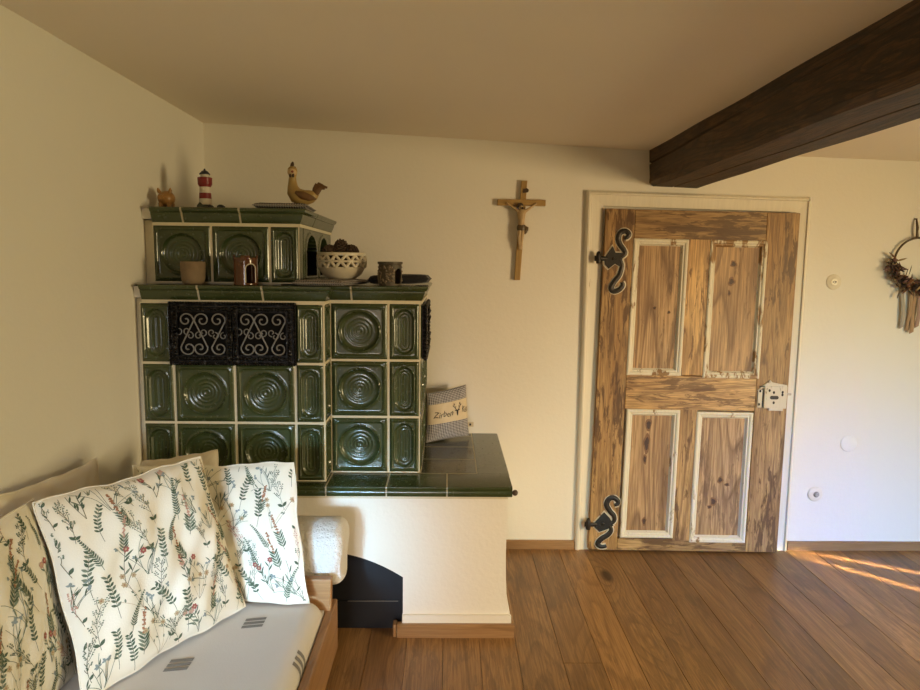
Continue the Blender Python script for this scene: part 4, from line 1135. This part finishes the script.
for sx in (-1, 1):
    mb = MB(); mb.ell((-.644 + sx * .006, hy - .019, hz + .118), (.0055, .004, .008), 10, 7); mb.build('wattle', DARKW, he)
    mb = MB(); mb.ell((-.646 + sx * .009, hy - .0165, hz + .139), (.0025, .002, .0025), 8, 6); mb.build('eye', DARKW, he)
mb = MB(); mb.tube([(-.628, hy - .033, hz + .050), (-.600, hy - .035, hz + .038), (-.570, hy - .030, hz + .028), (-.545, hy - .022, hz + .024)], [.006, .016, .014, .003], 12, flat=.35, up=(0, 1, 0)); mb.build('wing', HENB, he)
for k, (dx, dz, dy) in enumerate(((.004, .040, -.006), (.016, .043, .0), (.028, .036, .006), (.022, .030, -.010))):
    mb = MB(); mb.tube([(-.556, hy + dy * .4, hz + .036), (-.551 + dx * .3, hy + dy, hz + .038 + dz * .7), (-.548 + dx * .8, hy + dy, hz + .038 + dz * 1.15), (-.540 + dx * 1.3, hy + dy, hz + .034 + dz * 1.1)], [.011, .013, .009, .004], 8, flat=.6); mb.build('tail_feather', HENB, he)

# ------------------------------------------------------------------ things on the lower tier (top at z=1.4155)
mb = MB(); c = (-1.000, 2.69, ZL)
mb.lathe([(0, 0), (.032, 0), (.040, .006), (.0445, .022), (.0455, .045), (.0463, .060), (.0455, .0625), (.0465, .065), (.0470, .086), (.0455, .0895), (.043, .088), (.0415, .030), (.034, .010), (0, .009)], c, 36)
tag(mb.build('clay_cup', CLAY, None, c), 'rough brown clay cup before the left upper tile', 'cup')

def shell(c, R, h, arch, nu=72, nv=36, top=None, prof=None):
    """thin pot wall with an arched opening: arch = (angle, half width, height)"""
    mb = MB(); idx = {}
    def inside(i, j):
        a = 2 * PI * (i + .5) / nu; z = (j + .5) / nv * h; d = (a - arch[0] + PI) % (2 * PI) - PI
        x = d * R
        if abs(x) > arch[1] or z < arch[3]: return False
        zt = arch[3] + arch[2] - arch[1]
        return z < zt or math.hypot(x, z - zt) < arch[1]
    vs = []
    for j in range(nv + 1):
        for i in range(nu):
            a = 2 * PI * i / nu; z = j / nv * h; r = R * (prof(j / nv) if prof else 1)
            if top and j == nv: z += top(a)
            vs.append((c[0] + r * cos(a), c[1] + r * sin(a), c[2] + z))
    mb.add(vs, [(j * nu + i, j * nu + (i + 1) % nu, (j + 1) * nu + (i + 1) % nu, (j + 1) * nu + i) for j in range(nv) for i in range(nu) if not inside(i, j)], 0, True)
    return mb
c = (-.794, 2.69, ZL)
tl = empty('tealight_house', c, 'shiny brown glazed tealight house with an arched opening', 'candle holder')
mb = shell((c[0], c[1], ZL), .044, .108, (-PI / 2 + .72, .019, .072, .010), top=lambda a: .007 * (1 if sin(a * 4 + .6) > 0 else -1), prof=lambda t: 1 - .02 * t + .03 * math.exp(-((t - .97) / .05) ** 2))
mb.build('wall', BROWNG, tl, solid=.005)
mb = MB(); mb.lathe([(0, 0), (.043, 0), (.043, .008), (0, .008)], c, 32); mb.build('floor_plate', BROWNG, tl)
ang = -PI / 2 + .72
mb = MB(); pts = []
for i in range(25):
    t = PI * i / 24; pts.append((.0205 * cos(t), .063 + .0205 * sin(t)))
pts = [(.0205, .010)] + pts + [(-.0205, .010)]
mb.tube([(c[0] + .0455 * cos(ang + x / .044), c[1] + .0455 * sin(ang + x / .044), ZL + z) for x, z in pts], .0022, 8); mb.build('arch_rim', WHITECER, tl)
mb = MB()
for k in (-1, 1): mb.ell((c[0] + .044 * cos(ang - .9 + k * .2), c[1] + .044 * sin(ang - .9 + k * .2), ZL + .082), (.006, .006, .007), 10, 7)
mb.build('relief', BROWNG, tl)

pad('gingham_pad', ((-.600, 2.625, ZL + .0125), (-.405, 2.625, ZL + .0125), (-.34, 2.99, ZL + .0125), (-.585, 2.99, ZL + .0125)), .012, GING, 'black and white gingham pad under the pierced bowl', 'pot holder', (1, 1.5), GPG)
pad('black_pad', ((-.340, 2.885, ZL + .0215), (-.082, 2.858, ZL + .030), (-.075, 3.10, ZL + .026), (-.340, 3.12, ZL + .0215)), .021, BLACKC, 'plump black cloth pad at the right end of the lower shelf', 'pot holder')
zb = ZL + .0248; bc = (-.448, 2.885, zb)
bw = empty('pierced_bowl', bc, 'pale ceramic bowl pierced with triangles holding pine cones', 'bowl')
mb = MB(); mb.lathe([(0, 0), (.055, 0), (.060, .004), (.080, .018), (.092, .036), (.0965, .050), (.0935, .050), (.088, .036), (.075, .021), (.05, .008), (0, .007)], bc, 48); mb.build('basin', WHITECER, bw)
mb = MB(); mb.lathe([(.0975, .096), (.1005, .098), (.1005, .108), (.097, .110), (.0935, .108), (.0935, .097), (.0975, .096)], bc, 48); mb.build('rim', WHITECER, bw)
mb = MB(); NS = 15
def rp(a, z): r = .0975 + .0018 * sin((z - .05) / .046 * PI); return (bc[0] + r * cos(a), bc[1] + r * sin(a), zb + z)
for i in range(NS):
    a0, a1 = 2 * PI * i / NS, 2 * PI * (i + 1) / NS; am = (a0 + a1) / 2
    for za, zb_ in ((.049, .074), (.073, .098)):
        f_ = 0 if za < .06 else 1
        A, B, C = (a0, za), (am, zb_), (a1, za)
        if f_: A, B, C = (a0, zb_), (am, za), (a1, zb_)
        for p, q in ((A, B), (B, C)):
            mb.tube([rp(p[0] + (q[0] - p[0]) * t / 4, p[1] + (q[1] - p[1]) * t / 4) for t in range(5)], .0062, 8, flat=.7)
mb.tube([rp(2 * PI * i / 48, .0735) for i in range(49)], .0048, 8, caps=False)
mb.build('pierced_band', WHITECER, bw)
def cone_mesh(mb, c, L, R, rot):
    mb.ell(c, (R * .72, R * .72, L * .95), 12, 10, 0, rot)
    n = 70
    for i in range(n):
        t = (i + .5) / n; z = (t * 2 - 1) * .92; a = i * 2.39996; r = R * math.sqrt(max(0, 1 - z * z)) ** .9
        d = Vector((cos(a), sin(a), .55)).normalized(); p = Vector((r * .62 * cos(a), r * .62 * sin(a), z * L * .92))
        s_ = R * .46 * (1 - .35 * abs(z)); u = Vector((-sin(a), cos(a), 0)); w = d.cross(u)
        q = [p - u * s_ * .5 - w * .003, p + u * s_ * .5 - w * .003, p + d * s_ + u * s_ * .42, p + d * s_ * 1.12, p + d * s_ - u * s_ * .42]
        vs = [rot @ v + Vector(c) for v in q] + [rot @ (v + w * .005) + Vector(c) for v in q]
        mb.add(vs, [(0, 1, 2, 3, 4), (9, 8, 7, 6, 5)] + [(k, (k + 1) % 5, 5 + (k + 1) % 5, 5 + k) for k in range(5)])
rn = random.Random(21)
spots = [(-.495, 2.862, .110, .5, 1.2, 'pine cone at the left side of the pierced bowl'), (-.449, 2.868, .126, .15, .3, 'topmost pine cone standing up in the pierced bowl'), (-.400, 2.865, .110, -.8, .9, 'pine cone at the right side of the pierced bowl'),
         (-.455, 2.945, .088, 1.3, 0, 'pine cone at the back of the pierced bowl'), (-.448, 2.84, .060, 1.4, 1.0, 'pine cone low in the middle of the pierced bowl, seen through its holes')]
for x, y, z, r1, r2, lab in spots:
    mb = MB(); R = Matrix.Rotation(r1, 3, 'Y') @ Matrix.Rotation(r2, 3, 'X'); cone_mesh(mb, (x, y, zb + z), .036, .030, R)
    tag(mb.build('pine_cone', CONE, None, (x, y, zb + z - .03), fix=False), lab, 'pine cone', 'pine cones in the pierced bowl')

c = (-.237, 2.798, ZL)
ln = empty('tin_lantern', c, 'dark patterned tin tealight lantern standing before the black pad', 'candle holder')
wl = shell(c, .047, .092, (-PI / 2 + .92, .019, .062, .010), prof=lambda t: .90 + .10 * math.exp(-((t - .55) / .5) ** 2))
mb = MB(); mb.lathe([(.047, .088), (.0515, .090), (.0515, .098), (.046, .099), (.045, .090)], c, 36); mb.build('rim', LANT, ln)
mb = MB(); mb.lathe([(0, 0), (.044, 0), (.044, .004), (0, .004)], c, 32); mb.build('floor_plate', LANT, ln)
mb = MB(); rn = random.Random(2)
for k in range(90):
    a = rn.uniform(PI, 2 * PI) ; z = rn.uniform(.012, .08)
    if abs(a - (1.5 * PI + .92)) < .5: continue
    r = .0475 * (.90 + .10 * math.exp(-((z / .092 - .55) / .5) ** 2)); mb.ell((c[0] + r * cos(a), c[1] + r * sin(a), c[2] + z), (.0035, .0035, .0035), 6, 5)
wl.add(mb.v, mb.f, 1, True); wl.build('wall', [LANT, plain('worn_tin', (.20, .16, .115), .45, .4, 90, .3, .6)], ln, solid=.003)

# ------------------------------------------------------------------ cushion on the tiled bench
cor = ((-.098, 3.268, .6315), (.116, 3.375, .6415), (.098, 3.405, .902), (-.096, 3.300, .872))
zc_ = empty('herb_cushion', ((cor[0][0] + cor[1][0]) / 2, 3.32, .632), 'small gingham cushion with a stag head band leaning on the tiled bench', 'cushion')
cu = Cushion(*cor, .038, pinch=.03, seed=3, wr=.0015)
flip = -1 if cu.n.y > 0 else 1
mb = MB()
def zone(v): return 1 if .36 < v < .76 else 0
for sd in (1, -1): mb.grid(lambda u, v: cu.P(u, v, sd), 30, 50, matfn=lambda u, v: zone(v), uvs=(1, 1.2))
mb.build('cover', [GINGB, SAND], zc_, fix=False)
def on_cushion(u, v, off=.0015): return cu.P(u, v, flip, flip * off)
def lettering(txt, u0, v0, hgt, parent, ushift=0, shear=.25, width=None):
    cv = D.curves.new('lettering', 'FONT'); cv.body = txt; cv.size = 1; cv.shear = shear; cv.resolution_u = 3
    ob = D.objects.new('lettering_tmp', cv); COL.objects.link(ob)
    me = D.meshes.new_from_object(ob.evaluated_get(bpy.context.evaluated_depsgraph_get()))
    D.objects.remove(ob)
    bm = bmesh.new(); bm.from_mesh(me); bmesh.ops.triangulate(bm, faces=bm.faces)
    bmesh.ops.subdivide_edges(bm, edges=[e for e in bm.edges if e.calc_length() > .15], cuts=1)
    w = max(v.co.x for v in bm.verts); k = (width or .3) / w
    m2 = MB()
    vs = [on_cushion(u0 + v.co.x * k, v0 + v.co.y * hgt + .012 * sin(v.co.x * 5)) for v in bm.verts]
    bm.verts.index_update(); m2.add(vs, [tuple(v.index for v in f.verts) for f in bm.faces]); bm.free()
    return m2.build('lettering', INK, parent, fix=False)
bpy.context.view_layer.update()
lettering('Zirben', .09, .475, .17, zc_, width=.47)
lettering('Kiss', .79, .50, .17, zc_, width=.19)
# stag's head
mb = MB()
def poly(pts): mb.add([on_cushion(u, v, .0017) for u, v in pts], [tuple(range(len(pts)))])
def line(pts, w):
    for a, b in zip(pts, pts[1:]):
        d = Vector(b) - Vector(a); d.normalize(); n_ = Vector((-d.y, d.x)) * w
        poly([tuple(Vector(a) + n_), tuple(Vector(a) - n_), tuple(Vector(b) - n_), tuple(Vector(b) + n_)])
sx, sz = .67, .55
P = lambda x, z: (sx + x * .0125, sz + z * .0105)
poly([P(-2.4, 2), P(2.4, 2), P(1.6, -5), P(.8, -8.5), P(-.8, -8.5), P(-1.6, -5)])
poly([P(-2.2, 2), P(-6, 3.4), P(-5, 1), P(-2.2, .2)]); poly([P(2.2, 2), P(6, 3.4), P(5, 1), P(2.2, .2)])
for s in (-1, 1):
    line([P(s * 1.2, 2), P(s * 4.5, 5.5), P(s * 7, 10), P(s * 6.4, 15.5)], .007)
    line([P(s * 4.5, 5.5), P(s * 2.9, 9.8)], .006); line([P(s * 6.3, 8.5), P(s * 9.5, 11.5)], .006); line([P(s * 7, 11), P(s * 4.6, 14.5)], .006)
mb.build('stag_print', INK, zc_, fix=False)
mb = MB(); a = cu.P(1, .22); mb.box(a.x - .004, a.x + .028, a.y - .006, a.y - .0045, a.z - .010, a.z + .014); tg = mb.build('care_tag', SAND, zc_)
mb = MB(); mb.box(a.x + .006, a.x + .016, a.y - .0068, a.y - .006, a.z - .004, a.z + .007); mb.build('tag_print', INK, tg)

# ------------------------------------------------------------------ windows behind the camera, lights
def window(name, axis, a0, a1, z0, z1, pos, label):
    mb = MB()
    def bx(p, q, r, s, d0, d1):
        if axis == 'y': mb.box(p, q, pos + d0, pos + d1, r, s)
        else: mb.box(pos - d1, pos - d0, p, q, r, s)
    w = .05
    for p, q, r, s in ((a0, a1, z0, z0 + w), (a0, a1, z1 - w, z1), (a0, a0 + w, z0, z1), (a1 - w, a1, z0, z1), ((a0 + a1) / 2 - .03, (a0 + a1) / 2 + .03, z0, z1), (a0, a1, z0 + (z1 - z0) * .62, z0 + (z1 - z0) * .62 + .03)): bx(p, q, r, s, .002, .05)
    return tag(mb.build(name, TRIMW), label, 'window', kind='structure')
window('window_1', 'y', -1.05, -.15, .62, 1.62, YF, 'white casement window in the wall behind the viewer')
window('window_2', 'x', .10, 1.20, .62, 1.66, XR, 'white casement window in the right wall')
window('window_3', 'y', 1.70, 2.80, .62, 1.62, YF, 'white casement window on the right of the wall behind the viewer')

def area(name, loc, tgt, sx, sy, power, col, spread=PI):
    l = D.lights.new(name, 'AREA'); l.shape = 'RECTANGLE'; l.size = sx; l.size_y = sy; l.energy = power; l.color = col; l.spread = spread
    o = D.objects.new(name, l); COL.objects.link(o); o.location = loc
    o.rotation_euler = (Vector(tgt) - Vector(loc)).to_track_quat('-Z', 'Y').to_euler()
    return o
def lamp(name, loc, tgt, sx, sy, p, col, spread):
    return area(name, loc, tgt, sx, sy, p, col, spread)
# daylight through the three windows: the sky's low cold beam and the warm sunlit yard, plus an added fill for the bed
lamp('window_left_yard', (-.60, YF + .07, 1.12), (-.50, 1.2, 0), .9, 1.0, 6.5, (1, .62, .38), .8)
lamp('window_left_sky', (-1.0, YF + .07, 1.15), (-.46, 2.6, .36), .4, .7, 1.6, (.34, .70, 1), .2)
lamp('bed_cool_fill', (-.60, YF + .07, 1.12), (-.80, 1.85, .48), .7, .8, 1.9, (.50, .78, 1), .42)  # added cool beam, aimed to brighten the daybed and its cushions
lamp('window_right_sky', (2.25, YF + .07, 1.12), (2.2, 1.2, 0), 1.1, 1.0, 17, (.30, .92, 1), .8)
lamp('window_right_low_sky', (2.25, YF + .07, 1.12), (2.15, 2.7, .05), 1.0, .8, 5, (.05, .12, 1), .42)
lamp('side_window_yard', (XR - .07, .65, 1.14), (-1.2, 1.8, .9), 1.1, 1.04, 70, (1, .84, .43), 2.9)
lamp('side_window_glow', (XR - .07, .65, 1.14), (1.3, 3.48, .5), 1.1, 1.04, 12, (1, .48, .20), 1.3)
lamp('side_window_low', (XR - .07, .65, 1.14), (.4, 3.48, .3), 1.1, 1.04, 6, (1, .86, .62), .9)
# low sun through two narrow gaps beside the right wall
lamp('sun_gap', (XR - .08, 1.75, .40), (2.2, 3.07, .0), .020, .22, .55, (1, .74, .42), .035)
lamp('sun_gap', (XR - .08, 2.57, .30), (2.3, 3.238, .0), .034, .19, .55, (1, .74, .42), .035)

w = D.worlds.new('world'); SC.world = w; w.use_nodes = True
w.node_tree.nodes['Background'].inputs[0].default_value = (.9, .85, .75, 1); w.node_tree.nodes['Background'].inputs[1].default_value = .3

# ------------------------------------------------------------------ camera
cam = D.cameras.new('camera'); co = D.objects.new('camera', cam); COL.objects.link(co); SC.camera = co
f = 677.0
dv = Vector((-12, -79, f)).normalized(); vv = Vector((-70, 5745, f)); vv = (vv - dv * vv.dot(dv)).normalized(); rv = vv.cross(dv)
# rows: world X, Y, Z expressed in camera axes (x right, y down, z forward)
R = Matrix(((rv.x, -rv.y, -rv.z), (dv.x, -dv.y, -dv.z), (-vv.x, vv.y, vv.z)))
co.matrix_world = Matrix.Translation((0, 0, 1.5)) @ R.to_4x4()
cam.sensor_width = 36; cam.lens = f / 920 * 36; cam.clip_start = .02

vs_ = SC.view_settings
SC.display_settings.display_device = 'sRGB'
vs_.view_transform = 'Standard'; vs_.look = 'None'; vs_.gamma = 1; vs_.use_curve_mapping = False; vs_.exposure = 0.0
try:
    SC.cycles.use_denoising = True; SC.cycles.max_bounces = 8; SC.cycles.sample_clamp_indirect = 4
except Exception: pass
